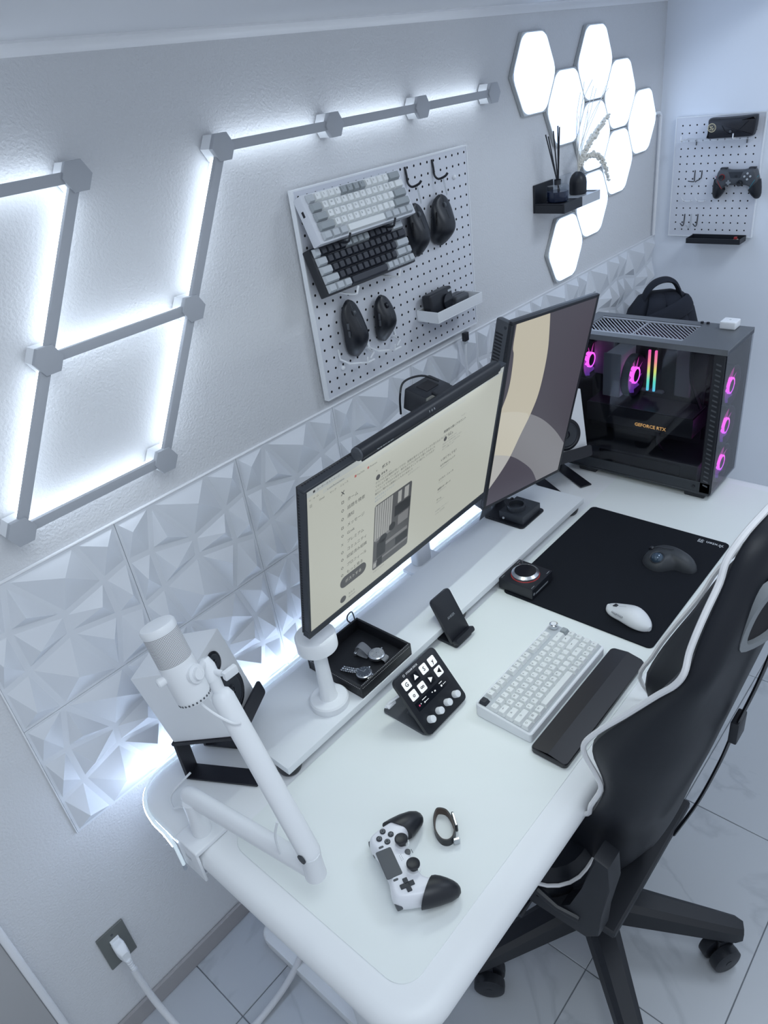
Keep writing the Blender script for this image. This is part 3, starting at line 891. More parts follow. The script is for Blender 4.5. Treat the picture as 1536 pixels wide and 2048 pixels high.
def plume(p, r, n=60, name='grass_plume'):
    P = catmull(p, 12); b = B()
    b.tube(P, 0.0010, 5)
    L = len(P)
    for k in range(n):
        q = 0.12 + 0.86*k/n; i = min(L-2, int(q*(L-1))); c = P[i]
        rr = r*(0.55 + 0.45*math.sin(PI*q))*random.uniform(0.6, 1.0); a = random.uniform(0, 2*PI)
        d = (P[i+1] - P[i]).normalized(); u = d.orthogonal().normalized(); v = d.cross(u)
        o = (u*math.cos(a) + v*math.sin(a))*rr*0.7
        b.sphere(c + o, rr*0.62, 6, 4)
    return b
obj('grass_plume', plume([(0, 0, 0.056), (0.022, -0.004, 0.100), (0.062, -0.006, 0.135), (0.115, -0.008, 0.168), (0.175, -0.010, 0.196)], 0.0098, 170), M_dry, t)
obj('grass_plume', plume([(0, 0, 0.056), (0.022, -0.008, 0.092), (0.065, -0.012, 0.100), (0.108, -0.016, 0.082), (0.140, -0.020, 0.045), (0.158, -0.022, 0.008)], 0.0088, 150), M_dry, t)
for k in range(9):
    a = random.uniform(-0.25, 1.6); h = random.uniform(0.14, 0.25)
    b = B(); b.tube(catmull([(0, 0, 0.056), (a*0.02, random.uniform(-.006, .006), 0.055 + h*0.4), (a*0.06, random.uniform(-.01, .01), 0.055 + h*0.75), (a*0.11 + random.uniform(-.01, .01), random.uniform(-.015, .01), 0.055 + h)], 5), 0.0008, 4)
    obj('dried_stem', b, M_dry, t)

# ================================================================ DESK
DZ = 0.720
t = thing('standing_desk', 'long white standing desk with thick rounded edge', 'desk', (0, 0, 0))
ol = rrect(1.838, 0.768, 0.085, 10, 1.216, -0.439)
b = B(); b.pillow(ol, [(0.040, 0.672), (0.012, 0.6725), (0.003, 0.677), (0.0, 0.686), (0.0005, 0.697), (0.005, 0.708), (0.014, 0.7155), (0.028, 0.7185), (0.05, 0.7187)])
obj('tabletop', b, M_desk, t, ang=50)
ol = rrect(1.73, 0.441, 0.040, 8, 1.218, -0.545)
b = B(); b.prism(ol, 0.7187, DZ, 0.0006, 1); obj('surface_mat', b, M_mat, t)
for fx in (0.472, 1.960):
    b = B(); b.prism(rrect(0.085, 0.68, 0.035, 6, fx, -0.43), 0.001, 0.036, 0.010, 3); obj('foot', b, M_whitem, t)
    b = B(); b.prism(rrect(0.068, 0.10, 0.0335, 8, fx - 0.012*(1 if fx < 1 else -1), -0.492), 0.030, 0.40); b.prism(rrect(0.055, 0.085, 0.0272, 8, fx - 0.012*(1 if fx < 1 else -1), -0.492), 0.39, 0.675); obj('leg', b, M_whitem, t)
b = B(); b.box((0.49, -0.53, 0.63), (1.94, -0.45, 0.672), 0.004, 2); obj('crossbar', b, M_whitem, t)

# LED rope along the back edge of the desk
t = thing('led_rope', 'glowing LED rope wrapped round the back edge of the desk', 'light strip', (0, 0, 0))
RP = [(0.2858, -0.240, 0.650), (0.2868, -0.234, 0.676), (0.2890, -0.222, 0.694), (0.2915, -0.19, 0.700), (0.2925, -0.15, 0.702), (0.3025, -0.105, 0.702), (0.326, -0.069, 0.702), (0.365, -0.0505, 0.702), (0.45, -0.0485, 0.702), (0.9, -0.0485, 0.702), (1.5, -0.0485, 0.702), (2.05, -0.0485, 0.702)]
b = B(); b.tube(catmull(RP, 6), 0.0036, 8); obj('sleeve', b, M_ropet, t)
OFF = [(-1, 0), (-1, 0), (-1, 0), (-1, 0.1), (-0.98, 0.2), (-0.85, 0.5), (-0.6, 0.8), (-0.2, 0.97), (0, 1), (0, 1), (0, 1), (0, 1)]
b = B(); b.tube(catmull([(p[0] + o_[0]*0.0040, p[1] + o_[1]*0.0040, p[2] - 0.0018) for p, o_ in zip(RP, OFF)][2:], 6), 0.0009, 6); obj('light_line', b, M_rope, t)
b = B(); b.tube([(0.2858, -0.2405, 0.650), (0.2853, -0.2415, 0.638)], 0.0040, 8); obj('end_cap', b, M_clear, t)

# ================================================================ MONITOR RISER
t = thing('monitor_riser', 'long white desk shelf under the monitors', 'monitor riser', (0, 0, DZ))
b = B(); b.box((0.5136, -0.329, 0.027), (1.727, -0.130, 0.045), 0.0012, 2); obj('board', b, M_shelfw, t)
for fx in (0.540, 1.120, 1.698):
    for fy in (-0.296, -0.170):
        b = B(); b.lathe([(0.0225, 0.0), (0.024, 0.002), (0.027, 0.010), (0.027, 0.0266)], 28, Matrix.Translation((fx, fy, 0.0003))); obj('foot', b, M_black, t)
RZ = DZ + 0.0452

# ================================================================ MONITORS
M1 = frame((0.952, -0.312, 1.004), (1, 0.017, 0.005), (-0.001, -0.219, 0.976))
t = thing('landscape_monitor', 'wide black monitor showing a pale web page', 'monitor', M=M1)
w, h = 0.614, 0.366
b = B()
b.box((-w/2, 0, -0.018), (w/2, 0.0175, 0.0), 0.0012, 1); b.box((-w/2, h - 0.006, -0.018), (w/2, h, 0.0), 0.0012, 1)
b.box((-w/2, 0.0175, -0.018), (-w/2 + 0.0065, h - 0.006, 0.0), 0.0012, 1); b.box((w/2 - 0.0065, 0.0175, -0.018), (w/2, h - 0.006, 0.0), 0.0012, 1)
obj('bezel', b, M_dark, t)
b = B(); b.box((-w/2 + 0.002, 0.002, -0.024), (w/2 - 0.002, h - 0.002, -0.0185), 0.002, 1); b.box((-0.16, 0.05, -0.045), (0.16, 0.30, -0.024), 0.01, 3); obj('back_shell', b, M_black, t)
b = B()
for k in range(52):
    y = 0.012 + k*0.0066
    b.box((-w/2 - 0.0004, y, -0.0165), (-w/2 + 0.0004, y + 0.0036, -0.0135))
for k in range(40):
    x = -w/2 + 0.008 + k*0.0066
    b.box((x, h - 0.0004, -0.0165), (x + 0.0036, h + 0.0004, -0.0135))
obj('vent_holes', b, M_hole, t)
M_scr = mat('screen_page', (0.02, 0.02, 0.02), 0.35, emit=(0.515, 0.535, 0.475), es=0.80)
b = B(); b.box((-w/2 + 0.0065, 0.0175, -0.006), (w/2 - 0.0065, h - 0.006, -0.0015)); scr = obj('screen', b, M_scr, t)
SM = {}
def sm(name, c):
    if name not in SM: SM[name] = mat('screen_' + name, (0.02, 0.02, 0.02), 0.35, emit=c, es=0.84)
    return SM[name]
ZS = -0.0012
sk = sm('ink', (0.035, 0.037, 0.040)); sg = sm('grey', (0.20, 0.21, 0.21)); sb = sm('blue', (0.16, 0.27, 0.40)); sr = sm('red', (0.42, 0.09, 0.08)); sl = sm('line', (0.36, 0.38, 0.36)); sbtn = sm('button', (0.065, 0.066, 0.07)); sw = sm('white', (0.55, 0.57, 0.52)); sbar = sm('tabbar', (0.43, 0.47, 0.47))
def T(b, s, x, y, size, **k): b.text(s, size, Matrix.Translation((x, y, ZS + k.pop('dz', 0.0001))), **k)
def rect(b, x0, y0, x1, y1, dz=0.0): b.poly([(x0, y0, ZS + dz), (x1, y0, ZS + dz), (x1, y1, ZS + dz), (x0, y1, ZS + dz)])
b = B(); rect(b, -0.3005, 0.347, 0.3005, 0.3598, -0.0001); obj('tab_bar', b, sbar, scr, flatshade=True)
b = B(); rect(b, -0.262, 0.3355, 0.16, 0.3445, -0.0001); obj('address_bar', b, sm('addr', (0.46, 0.49, 0.46)), scr, flatshade=True)
tb = B()
T(tb, 'X', -0.2168, 0.3045, 0.0125, bold=0.0003)
MENU = ['ホーム', '話題を検索', '通知', 'メッセージ', 'Grok', 'プレミアム', 'コミュニティ', '認証済み組織', 'プロフィール', 'もっと見る']
MY = [0.2876, 0.268, 0.2477, 0.227, 0.2074, 0.1862, 0.1659, 0.1468, 0.1252, 0.1058]
for s_, y in zip(MENU, MY):
    T(tb, s_, -0.200, y - 0.004, 0.0098)
def ringq(b, x, y, r, wd=0.0011, n=10, sx=1.0):
    for k in range(n):
        a0, a1 = 2*PI*k/n, 2*PI*(k+1)/n
        b.poly([(x + sx*q*math.cos(a), y + q*math.sin(a), ZS + 0.0001) for q, a in ((r - wd, a0), (r, a0), (r, a1), (r - wd, a1))])
for k, y in enumerate(MY):
    if k in (0, 3):
        for q in ((-0.2155, y-.003, -0.2145, y+.003), (-0.2105, y-.003, -0.2095, y+.003), (-0.2155, y-.003, -0.2095, y-.002), (-0.2155, y+.002, -0.2095, y+.003)): rect(tb, *q, dz=0.0001)
    elif k == 5: T(tb, 'X', -0.2158, y - 0.003, 0.0085)
    else: ringq(tb, -0.2125, y, 0.0033, n=8 if k != 4 else 5)
T(tb, 'ポスト', -0.105, 0.3045, 0.0088, bold=0.0002)
T(tb, '←', -0.122, 0.306, 0.006)
T(tb, 'おもち', -0.106, 0.2905, 0.0062, bold=0.0002)
LN = ['デスクの上は機材が多いですが、配線を隠すとかなりすっきり見えるようになります', 'てなにより使っています！ 椅子もデスクに合わせて選んでみました', 'ということで今日から机まわりの写真をすこしずつ紹介していきます', '最近よく聞かれる照明のこともまとめました']
for k, s_ in enumerate(LN): T(tb, s_, -0.122, 0.2765 - 0.0085*k, 0.0064 - 0.0002*k)
for x, y, s_, sz in ((0.092, 0.2885, '関連性の高いアカウント', 0.0072), (0.110, 0.2725, 'おもち', 0.0060), (0.093, 0.2175, 'いまどうしてる？', 0.0075), (0.093, 0.2035, 'おすすめのトレンド', 0.0060), (0.093, 0.1660, 'ビジネス・ニュース', 0.0060), (0.093, 0.1400, '話題のキーボード', 0.0060), (0.093, 0.1110, 'ゲーム', 0.0060)):
    T(tb, s_, x, y, sz, bold=0.0001)
rect(tb, -0.2950, 0.3285, -0.2890, 0.3291, 0.0001); rect(tb, -0.2950, 0.3262, -0.2890, 0.3268, 0.0001); rect(tb, -0.2950, 0.3239, -0.2890, 0.3245, 0.0001)
rect(tb, -0.286, 0.3505, -0.281, 0.3555, 0.0001)
T(tb, 'ユーザーポストページ', -0.278, 0.3510, 0.0058)
T(tb, '←  →  ⟳', -0.296, 0.3375, 0.0058)
T(tb, 'x.com/home/status', -0.252, 0.3380, 0.0056)
T(tb, 'Gmail', -0.272, 0.3262, 0.0055); T(tb, 'マップ', -0.246, 0.3262, 0.0055); T(tb, 'ニュース', -0.220, 0.3262, 0.0055); T(tb, 'YouTube', -0.175, 0.3262, 0.0055); T(tb, 'Pinterest', -0.140, 0.3262, 0.0055)
obj('page_text', tb, sk, scr, flatshade=True)['kind'] = 'stuff'
tg = B()
for x, y, s_, sz in ((-0.106, 0.2845, '@omochi_desk', 0.0048), (-0.02, 0.2425, '#デスクツアー', 0.0058), (0.110, 0.2655, '@omochi_desk', 0.0048), (0.093, 0.2585, '机まわりの記録を残しています。', 0.0048), (0.093, 0.2515, '照明とキーボードの話が多め', 0.0048), (0.093, 0.2455, '宜しくお願いします', 0.0048), (0.093, 0.1965, '1,204件のポスト', 0.0046), (0.093, 0.1590, 'トレンド', 0.0046), (0.093, 0.1330, '3,510件のポスト', 0.0046), (0.093, 0.1040, '982件のポスト', 0.0046), (0.093, 0.0790, '利用規約  プライバシー', 0.0048), (0.093, 0.0710, 'Cookie  広告情報', 0.0048), (-0.118, 0.0430, '午後9:12  2024年', 0.0050), (0.235, 0.3510, '☆  ⋮', 0.0065), (0.15, 0.3010, 'フォロー', 0.005)):
    T(tg, s_, x, y, sz)
obj('page_small_text', tg, sg, scr, flatshade=True)['kind'] = 'stuff'
tl = B(); T(tl, '#デスクセットアップ', -0.121, 0.2415, 0.0060); T(tl, '#ガジェット', -0.121, 0.2335, 0.0060); obj('page_links', tl, sb, scr, flatshade=True)
b = B(); rect(b, -0.1815, 0.3255, -0.1765, 0.3305, 0.0001); ringq(b, -0.1445, 0.3283, 0.0028, 0.0028, 10); obj('page_icons', b, sr, scr, flatshade=True)
def rpoly(b, x0, y0, x1, y1, r, dz=0.0):
    b.poly([(p[0], p[1], ZS + dz) for p in rrect(x1-x0, y1-y0, r, 6, (x0+x1)/2, (y0+y1)/2)])
b = B(); rpoly(b, -0.2180, 0.068, -0.141, 0.098, 0.0145); btn = obj('post_button', b, sbtn, scr, flatshade=True)
b = B(); T(b, 'ポストする', -0.1795, 0.0795, 0.0098, align='CENTER', dz=0.0003); obj('post_button_text', b, sw, scr, flatshade=True)
b = B()
for x, y, r in ((-0.2091, 0.037, 0.0088), (-0.1149, 0.2905, 0.0062), (0.1005, 0.2712, 0.0055)): ringq(b, x, y, r, r, 14)
obj('avatars', b, sbtn, scr, flatshade=True)
b = B(); T(b, 'おもち', -0.193, 0.038, 0.0065); T(b, '@omochi', -0.193, 0.030, 0.005); obj('account_text', b, sk, scr, flatshade=True)
# the photo in the post: a grey room picture
px0, px1, py0, py1 = -0.1205, -0.0045, 0.0515, 0.2235
PWd = px1 - px0; PHt = py1 - py0
def pr_(b, u0, v0, u1, v1, dz): rect(b, px0 + u0*PWd, py0 + v0*PHt, px0 + u1*PWd, py0 + v1*PHt, dz)
b = B(); rpoly(b, px0, py0, px1, py1, 0.006, 0.0); obj('post_picture', b, sm('pic', (0.075, 0.078, 0.082)), scr, flatshade=True)
b = B()
for k in range(8): pr_(b, 0.02 + k*0.058, 0.46, 0.05 + k*0.058 + 0.016, 0.985, 0.0001)
pr_(b, 0.02, 0.03, 0.10, 0.12, 0.0001); pr_(b, 0.62, 0.80, 0.72, 0.97, 0.0001); pr_(b, 0.80, 0.80, 0.92, 0.97, 0.0001)
obj('picture_curtain', b, sm('pic_l', (0.36, 0.37, 0.36)), scr, flatshade=True)['kind'] = 'stuff'
b = B()
pr_(b, 0.05, 0.44, 0.50, 0.48, 0.0002); pr_(b, 0.30, 0.28, 0.95, 0.33, 0.0002); pr_(b, 0.66, 0.45, 0.95, 0.60, 0.0002); pr_(b, 0.02, 0.10, 0.98, 0.13, 0.0002)
obj('picture_desk', b, sm('pic_m', (0.19, 0.195, 0.20)), scr, flatshade=True)
b = B()
pr_(b, 0.10, 0.16, 0.34, 0.40, 0.0003); pr_(b, 0.12, 0.02, 0.26, 0.14, 0.0003); pr_(b, 0.55, 0.62, 0.98, 0.78, 0.0003); pr_(b, 0.62, 0.14, 0.97, 0.26, 0.0003)
b.poly([(px0 + PWd*(0.26 + 0.11*math.cos(2*PI*k/16)), py0 + PHt*(0.42 + 0.06*math.sin(2*PI*k/16)), ZS + 0.0003) for k in range(16)])
b.poly([(px0 + PWd*(0.50 + 0.09*math.cos(2*PI*k/16)), py0 + PHt*(0.50 + 0.06*math.sin(2*PI*k/16)), ZS + 0.0003) for k in range(16)])
obj('picture_shapes', b, sm('pic_d', (0.018, 0.019, 0.022)), scr, flatshade=True)['kind'] = 'stuff'
b = B(); rect(b, -0.225, 0.0178, -0.2246, 0.32, 0.0); rect(b, 0.083, 0.0178, 0.0834, 0.32, 0.0); obj('page_rules', b, sm('rule', (0.47, 0.49, 0.44)), scr, flatshade=True)

# lamp bar on the wide monitor
BM = M1 @ Matrix.Translation((0.037, 0.3795, 0.004))
t = thing('monitor_light_bar', 'black cylindrical lamp bar on top of the wide monitor', 'lamp', M=BM)
b = B(); b.cyl((-0.217, 0, 0), (0.217, 0, 0), 0.0132, n=28); obj('tube', b, M_black, t)
b = B()
b.box((-0.222, -0.0005, -0.010), (-0.2165, 0.0005, 0.010)); b.cyl((-0.2215, 0, 0), (-0.216, 0, 0), 0.0125, n=28); obj('end_cap', b, M_dgrey, t)
a = math.radians(72)
LM = Matrix.Rotation(a, 4, 'X')
b = B(); b.box((-0.20, -0.004, 0.0115), (0.20, 0.004, 0.0137), M=LM); obj('light_strip', b, M_barlight, t)
b = B(); b.box((-0.217, 0.0042, 0.009), (0.217, 0.0058, 0.0152), 0.0004, 1, M=LM); obj('added_strip_fin', b, M_black, t)  # added fin that blocks the strip's light towards the camera
b = B(); b.text('Coolfour', 0.0135, Matrix.Translation((-0.183, -0.004, 0.0131)) @ Matrix.Rotation(math.radians(-8), 4, 'X'), extrude=0.0001)
b.text('F  O  R', 0.006, Matrix.Translation((-0.03, 0.004, 0.0134)) @ Matrix.Rotation(math.radians(-25), 4, 'X'), extrude=0.0001); obj('lettering', b, M_lgrey, t, flatshade=True)
b = B(); b.box((0.018, -0.050, -0.085), (0.100, -0.004, -0.030), 0.004, 2); b.box((0.035, -0.004, -0.032), (0.085, 0.004, 0.0), 0.002, 1); obj('clamp_box', b, M_black, t)
b = B(); b.box((0.040, -0.0042, -0.072), (0.078, -0.003, -0.045), 0.0); obj('clamp_recess', b, M_hole, t)
b = B(); b.tube(catmull([(0.085, 0.000, -0.050), (0.060, 0.012, -0.075), (0.025, 0.006, -0.092), (0.012, -0.02, -0.09), (0.012, -0.06, -0.085)], 6), 0.0022, 7); obj('cable', b, M_black, t)

# white arm behind the wide monitor
t = thing('monitor_mount', 'white monitor mount clamped to the back of the desk', 'monitor mount', (1.255, -0.075, 0.7192))
b = B(); b.box((-0.06, -0.022, 0), (0.06, 0.020, 0.010), 0.003, 2); obj('clamp', b, M_white, t)
b = B(); b.prism(rrect(0.060, 0.036, 0.012, 4), 0.010, 0.42, 0.003, 2); obj('post', b, M_white, t)
b = B(); b.tube([(0, 0, 0.40), (-0.15, -0.03, 0.445), (-0.29, -0.105, 0.472)], 0.016, 10); obj('arm', b, M_white, t)
b = B(); b.box((-0.345, -0.165, 0.43), (-0.255, -0.100, 0.50), 0.004, 2); obj('mount_plate', b, M_dgrey, t)

M2 = frame((1.534, -0.239, 0.864), (0.985, -0.163, -0.057), (0.023, -0.2, 0.98))
t = thing('portrait_monitor', 'black upright monitor showing a beige and dark curved wallpaper', 'monitor', M=M2)
w, h = 0.322, 0.542
b = B()
b.box((-w/2, 0, -0.010), (w/2, 0.010, 0.0), 0.001, 1); b.box((-w/2, h - 0.008, -0.010), (w/2, h, 0.0), 0.001, 1)
b.box((-w/2, 0.010, -0.010), (-w/2 + 0.011, h - 0.008, 0.0), 0.001, 1); b.box((w/2 - 0.008, 0.010, -0.010), (w/2, h - 0.008, 0.0), 0.001, 1)
obj('bezel', b, M_black, t)
b = B(); b.loft([[(p[0], p[1], z) for p in rrect(ww, hh, 0.006, 3, cx, h/2)] for ww, hh, cx, z in ((w - 0.002, h - 0.002, 0, -0.0102), (w - 0.006, h - 0.006, 0, -0.020), (0.24, 0.46, -0.02, -0.048))])
obj('back_shell', b, M_dgrey, t)
b = B()
for k in range(10):
    yy = 0.395 + k*0.0095
    b.box((-w/2 + 0.014 + 0.0, yy, -0.047), (-w/2 + 0.020, yy + 0.0045, -0.024))
obj('vent_slots', b, M_hole, t)
b = B(); b.box((-w/2 - 0.002, 0.40, -0.050), (-w/2 + 0.016, h - 0.004, -0.010), 0.006, 2)
for k in range(9):
    pass
o = obj('side_housing', b, M_dgrey, t)
b = B()
for k in range(10):
    yy = 0.425 + k*0.0085
    b.box((-w/2 - 0.0026, yy, -0.044), (-w/2 - 0.0016, yy + 0.0038, -0.022))
obj('side_vents', b, M_hole, t)
b = B(); b.cyl((-w/2 - 0.0024, 0.523, -0.018), (-w/2 - 0.001, 0.523, -0.018), 0.004, n=12); obj('power_button', b, M_dark, t)
b = B(); b.box((-w/2 - 0.001, 0.0, -0.045), (-w/2 + 0.02, 0.05, -0.010), 0.004, 2); obj('lower_housing', b, M_dgrey, t)
def em(name, c): return mat('wall2_' + name, (0.02, 0.02, 0.02), 0.35, emit=c, es=1.12)
e_dark = em('dark', (0.048, 0.043, 0.056)); e_beige = em('beige', (0.42, 0.39, 0.31)); e_grey = em('grey', (0.17, 0.17, 0.185)); e_lb = em('light_beige', (0.45, 0.43, 0.36)); e_dk2 = em('darker', (0.050, 0.044, 0.060)); e_b2 = em('beige_grey', (0.36, 0.36, 0.35))
X0, X1, Y0, Y1 = -w/2 + 0.011, w/2 - 0.008, 0.010, h - 0.008
b = B(); b.box((X0, Y0, -0.005), (X1, Y1, -0.0012)); scr = obj('screen', b, e_dark, t)
def flat(name, pts, m, z):
    b = B(); b.poly([(min(max(p[0], X0), X1), min(max(p[1], Y0), Y1), z) for p in pts]); obj(name, b, m, scr, flatshade=True)
def sm2(P): return [(p.x, p.y) for p in catmull([(a_, c_, 0) for a_, c_ in P], 5)]
bR = sm2([(-.0274, .5345), (-.0191, .4961), (-.0092, .4384), (-.0073, .3772), (-.0127, .3123), (-.0293, .2606), (-.057, .2043), (-.0832, .1479), (-.1133, .107), (-.150, .0689)])
bL = sm2([(-.150, .3149), (-.1382, .3513), (-.1344, .3917), (-.1379, .4543), (-.1451, .4771), (-.1455, .5345)])
c1 = sm2([(-.150, .3032), (-.094, .2873), (-.0288, .2587), (.0328, .2201), (.0974, .1643), (.153, .1031)])
c2 = sm2([(-.150, .1771), (-.0806, .147), (-.0245, .1062), (.026, .0587), (.0577, .010)])
# big quarter disc (grey), small quarter disc (dark), stripe split into its overlaps
flat('wallpaper_disc', c1 + [(X1, Y0), (X0, Y0)], e_grey, -0.0011)
flat('wallpaper_small_disc', c2 + [(X0, Y0)], e_dk2, -0.0009)
flat('wallpaper_stripe', bR + [(X0, .31)] + bL, e_beige, -0.0007)
def below(P, curve):
    def yc(x):
        for a_, c_ in zip(curve, curve[1:]):
            if a_[0] <= x <= c_[0]: return a_[1] + (c_[1]-a_[1])*(x - a_[0])/max(1e-9, c_[0]-a_[0])
        return curve[0][1] if x < curve[0][0] else curve[-1][1]
    return [p for p in P if p[1] <= yc(p[0]) + 1e-6]
def stripe_under(curve):
    rgt = below(bR, curve)
    top = [p for p in curve if p[0] <= rgt[0][0]]
    return top + rgt + [(X0, .0689)]
flat('wallpaper_overlap', stripe_under(c1), e_lb, -0.0005)
flat('wallpaper_overlap_low', stripe_under(c2), e_b2, -0.0003)
t = thing('monitor_stand', 'black foot and column behind the upright monitor', 'monitor stand', (1.60, -0.125, 0.7192))
b = B(); b.prism([(-0.09, 0.03), (-0.085, 0.0), (0.095, -0.002), (0.105, 0.012), (0.06, 0.055), (-0.03, 0.060)], 0, 0.008, 0.002, 1); obj('foot_plate', b, M_black, t)
b = B(); b.loft([[(p[0], p[1] + dy, z) for p in rrect(0.045, 0.022, 0.006, 3, 0.0, 0.02)] for z, dy in ((0.008, 0), (0.44, 0.0))]); obj('column', b, M_black, t)
b = B(); b.box((-0.05, -0.060, 0.34), (0.05, 0.012, 0.44), 0.004, 2); obj('mount_plate', b, M_dgrey, t)

# ================================================================ DESK OBJECTS
# keyboard on the desk
t = thing('mechanical_keyboard', 'white keyboard with silver knob and black corner key on the desk', 'keyboard', (1.034, -0.598, DZ + 0.0003))
b = B()
w, d = 0.318, 0.139
lo = rrect(w, d, 0.008, 4)
b.loft([[(p[0], p[1], 0.0) for p in rrect(w - 0.004, d - 0.004, 0.008, 4)], [(p[0], p[1], 0.002) for p in lo],
        [(p[0], p[1], 0.0225 + (p[1] + d/2)/d*0.011) for p in lo], [(p[0]*0.988, p[1]*0.975, 0.0245 + (p[1] + d/2)/d*0.011) for p in lo]])
obj('case', b, M_white, t)
KT = math.atan2(0.011, d)
kp = bpy.data.objects.new('key_plate', None)
bpy.data.objects.remove(kp)
b = B(); b.poly([(p[0], p[1], 0.0248 + (p[1] + d/2)/d*0.011) for p in rrect(0.311, 0.129, 0.003, 2, 0, 0.001)]); obj('key_plate', b, M_lgrey, t)
K = M_keyw
rows = [[(1, D_), (0.35, None)] + [(1, K)]*4 + [(0.35, None)] + [(1, K)]*4 + [(0.35, None)] + [(1, K)]*4,
        [(1, K)]*13 + [(2, K), (1, G_)],
        [(1.5, K)] + [(1, K)]*12 + [(1.5, K), (1, K)],
        [(1.75, K)] + [(1, K)]*11 + [(2.25, K), (1, K)],
        [(2.25, K)] + [(1, K)]*10 + [(1.75, K), (1, K), (1, K)],
        [(1.25, K)]*3 + [(6.25, K)] + [(1, K)]*6]
LG = [['M', '', '1', '2', '3', '4', '', '5', '6', '7', '8', '', '9', '0', '1', '2'], ['~'] + list('1234567890-=') + ['←', ''], ['⇥'] + list('QWERTYUIOP[]') + ['⏎', 'N'], ['A'] + list("ASDFGHJKL;'") + ['↵', 'O'], ['⇧'] + list('ZXCVBNM,./') + ['⇧', '↑', '-'], ['◇', '田', 'M', ''] + list('KOAA') + ['→', '↓']]
y0 = 0.0537
tilt = [(0.0248 + (y0 - r*0.0193 - (0.008 if r else 0) + d/2)/d*0.011) for r in range(6)]
keys(t, rows, -0.1544, y0, 0.0002, LG, M_ink, pitch=0.0193, yshift=[0, 0.008, 0.008, 0.008, 0.008, 0.008], tilt=tilt)
b = B(); b.lathe([(0.0095, 0.0), (0.0100, 0.001), (0.0100, 0.010), (0.0085, 0.0115), (0.007, 0.0112)], 28, Matrix.Translation((0.1430, y0, 0.0365))); obj('volume_knob', b, M_chrome, t)
b = B(); b.lathe([(0.0066, 0.0), (0.0066, 0.0005)], 24, Matrix.Translation((0.1430, y0, 0.0478))); obj('knob_top', b, M_white, t)
b = B(); b.box((-0.1582, -0.006, 0.0165), (-0.1578, 0.002, 0.0185)); obj('status_light', b, M_dark, t)

t = thing('wrist_rest', 'black padded wrist rest in front of the white keyboard', 'wrist rest', (1.034, -0.7155, DZ + 0.0003))
b = B()
w, d = 0.354, 0.081
ol = rrect(w, d, 0.010, 5)
def wz(y): return 0.0200 - 0.0080*(-y)/0.04 if y < 0 else 0.0200 - 0.0060*y/0.04
b.loft([[(p[0]*0.985, p[1]*0.95, 0) for p in ol], [(p[0], p[1], 0.003) for p in ol], [(p[0], p[1], wz(p[1]) - 0.003) for p in ol], [(p[0]*0.992, p[1]*0.965, wz(p[1]) - 0.0004) for p in ol]], cap1=False)
r = [(p[0]*0.992, p[1]*0.965) for p in ol]
b.poly([(x, y, wz(y) - 0.0004) for x, y in r if y >= -0.0005] + [(-w/2*0.992, 0.0, 0.0196), (w/2*0.992, 0.0, 0.0196)])
b.poly([(x, y, wz(y) - 0.0004) for x, y in r if y <= 0.0005] + [(w/2*0.992, 0.0, 0.0196), (-w/2*0.992, 0.0, 0.0196)])
obj('pad', b, mat('wrist_rest_black', (0.022, 0.022, 0.027), 0.34), t, ang=12)
b = B(); b.prism(rrect(w - 0.01, d - 0.01, 0.01, 4), -0.0001, 0.0005); obj('rubber_base', b, M_black, t)

b = B(); b.prism(rrect(0.494, 0.405, 0.012, 5, 1.511, -0.5445), DZ + 0.0002, DZ + 0.0042, 0.001, 1)
mm = thing('mouse_mat', 'large black cloth mouse mat on the right of the desk', 'mouse mat', (0, 0, 0))
obj('cloth', b, M_cloth, mm)
b = B(); b.text('☆xten 羽', 0.017, frame((1.742, -0.738, DZ + 0.00435), (0, 1, 0), (-1, 0, 0)), bold=0.0003); obj('logo', b, M_lgrey, mm, flatshade=True)
MZ = DZ + 0.0043

mx = math.atan2(0.025, 0.119)
mouse('white wireless mouse on the black mouse mat', Matrix.Translation((1.333, -0.658, MZ)) @ Matrix.Rotation(math.radians(-14), 4, 'Z'), 0.126, 0.064, 0.038, mat('mouse_white', (0.78, 0.80, 0.83), 0.38), M_black, mat('seam_grey', (0.45, 0.46, 0.48), 0.5), side=-1)
# trackball
TM = Matrix.Translation((1.590, -0.648, MZ)) @ Matrix.Rotation(math.radians(-6), 4, 'Z')
t = thing('trackball_mouse', 'dark grey trackball with a blue ball on the mouse mat', 'trackball', M=TM)
ol = [(0.0, 0.066), (0.022, 0.062), (0.038, 0.042), (0.046, 0.010), (0.044, -0.025), (0.034, -0.055), (0.016, -0.070), (-0.002, -0.068), (-0.012, -0.050), (-0.016, -0.025), (-0.030, -0.012), (-0.046, 0.002), (-0.050, 0.022), (-0.042, 0.046), (-0.024, 0.062)]
ol = [(p.x, p.y) for p in catmull([(x, y, 0) for x, y in ol], 4, True)]
A = sum(ol[i][0]*ol[(i+1) % len(ol)][1] - ol[(i+1) % len(ol)][0]*ol[i][1] for i in range(len(ol)))
if A < 0: ol.reverse()
b = B()
n = len(ol); P = [Vector((p[0], p[1])) for p in ol]
ctr = Vector((0.004, 0.002))
def tbz(q, x): return 0.034*q + 0.014*max(0, (x + 0.01)/0.05)*q
rings = []
for k in range(8):
    q = k/7; s_ = 1 - (1 - math.cos(q*PI/2))*0.86
    zz = math.sin(q*PI/2)
    rings.append([(ctr.x + (p.x - ctr.x)*s_, ctr.y + (p.y - ctr.y)*s_, tbz(zz, ctr.x + (p.x - ctr.x)*s_)) for p in P])
b.loft(rings); obj('body', b, mat('trackball_body', (0.035, 0.040, 0.048), 0.5), t, ang=60)
b = B(); b.sphere((-0.024, 0.020, 0.024), 0.0165, 24, 14); obj('ball', b, M_ball, t)
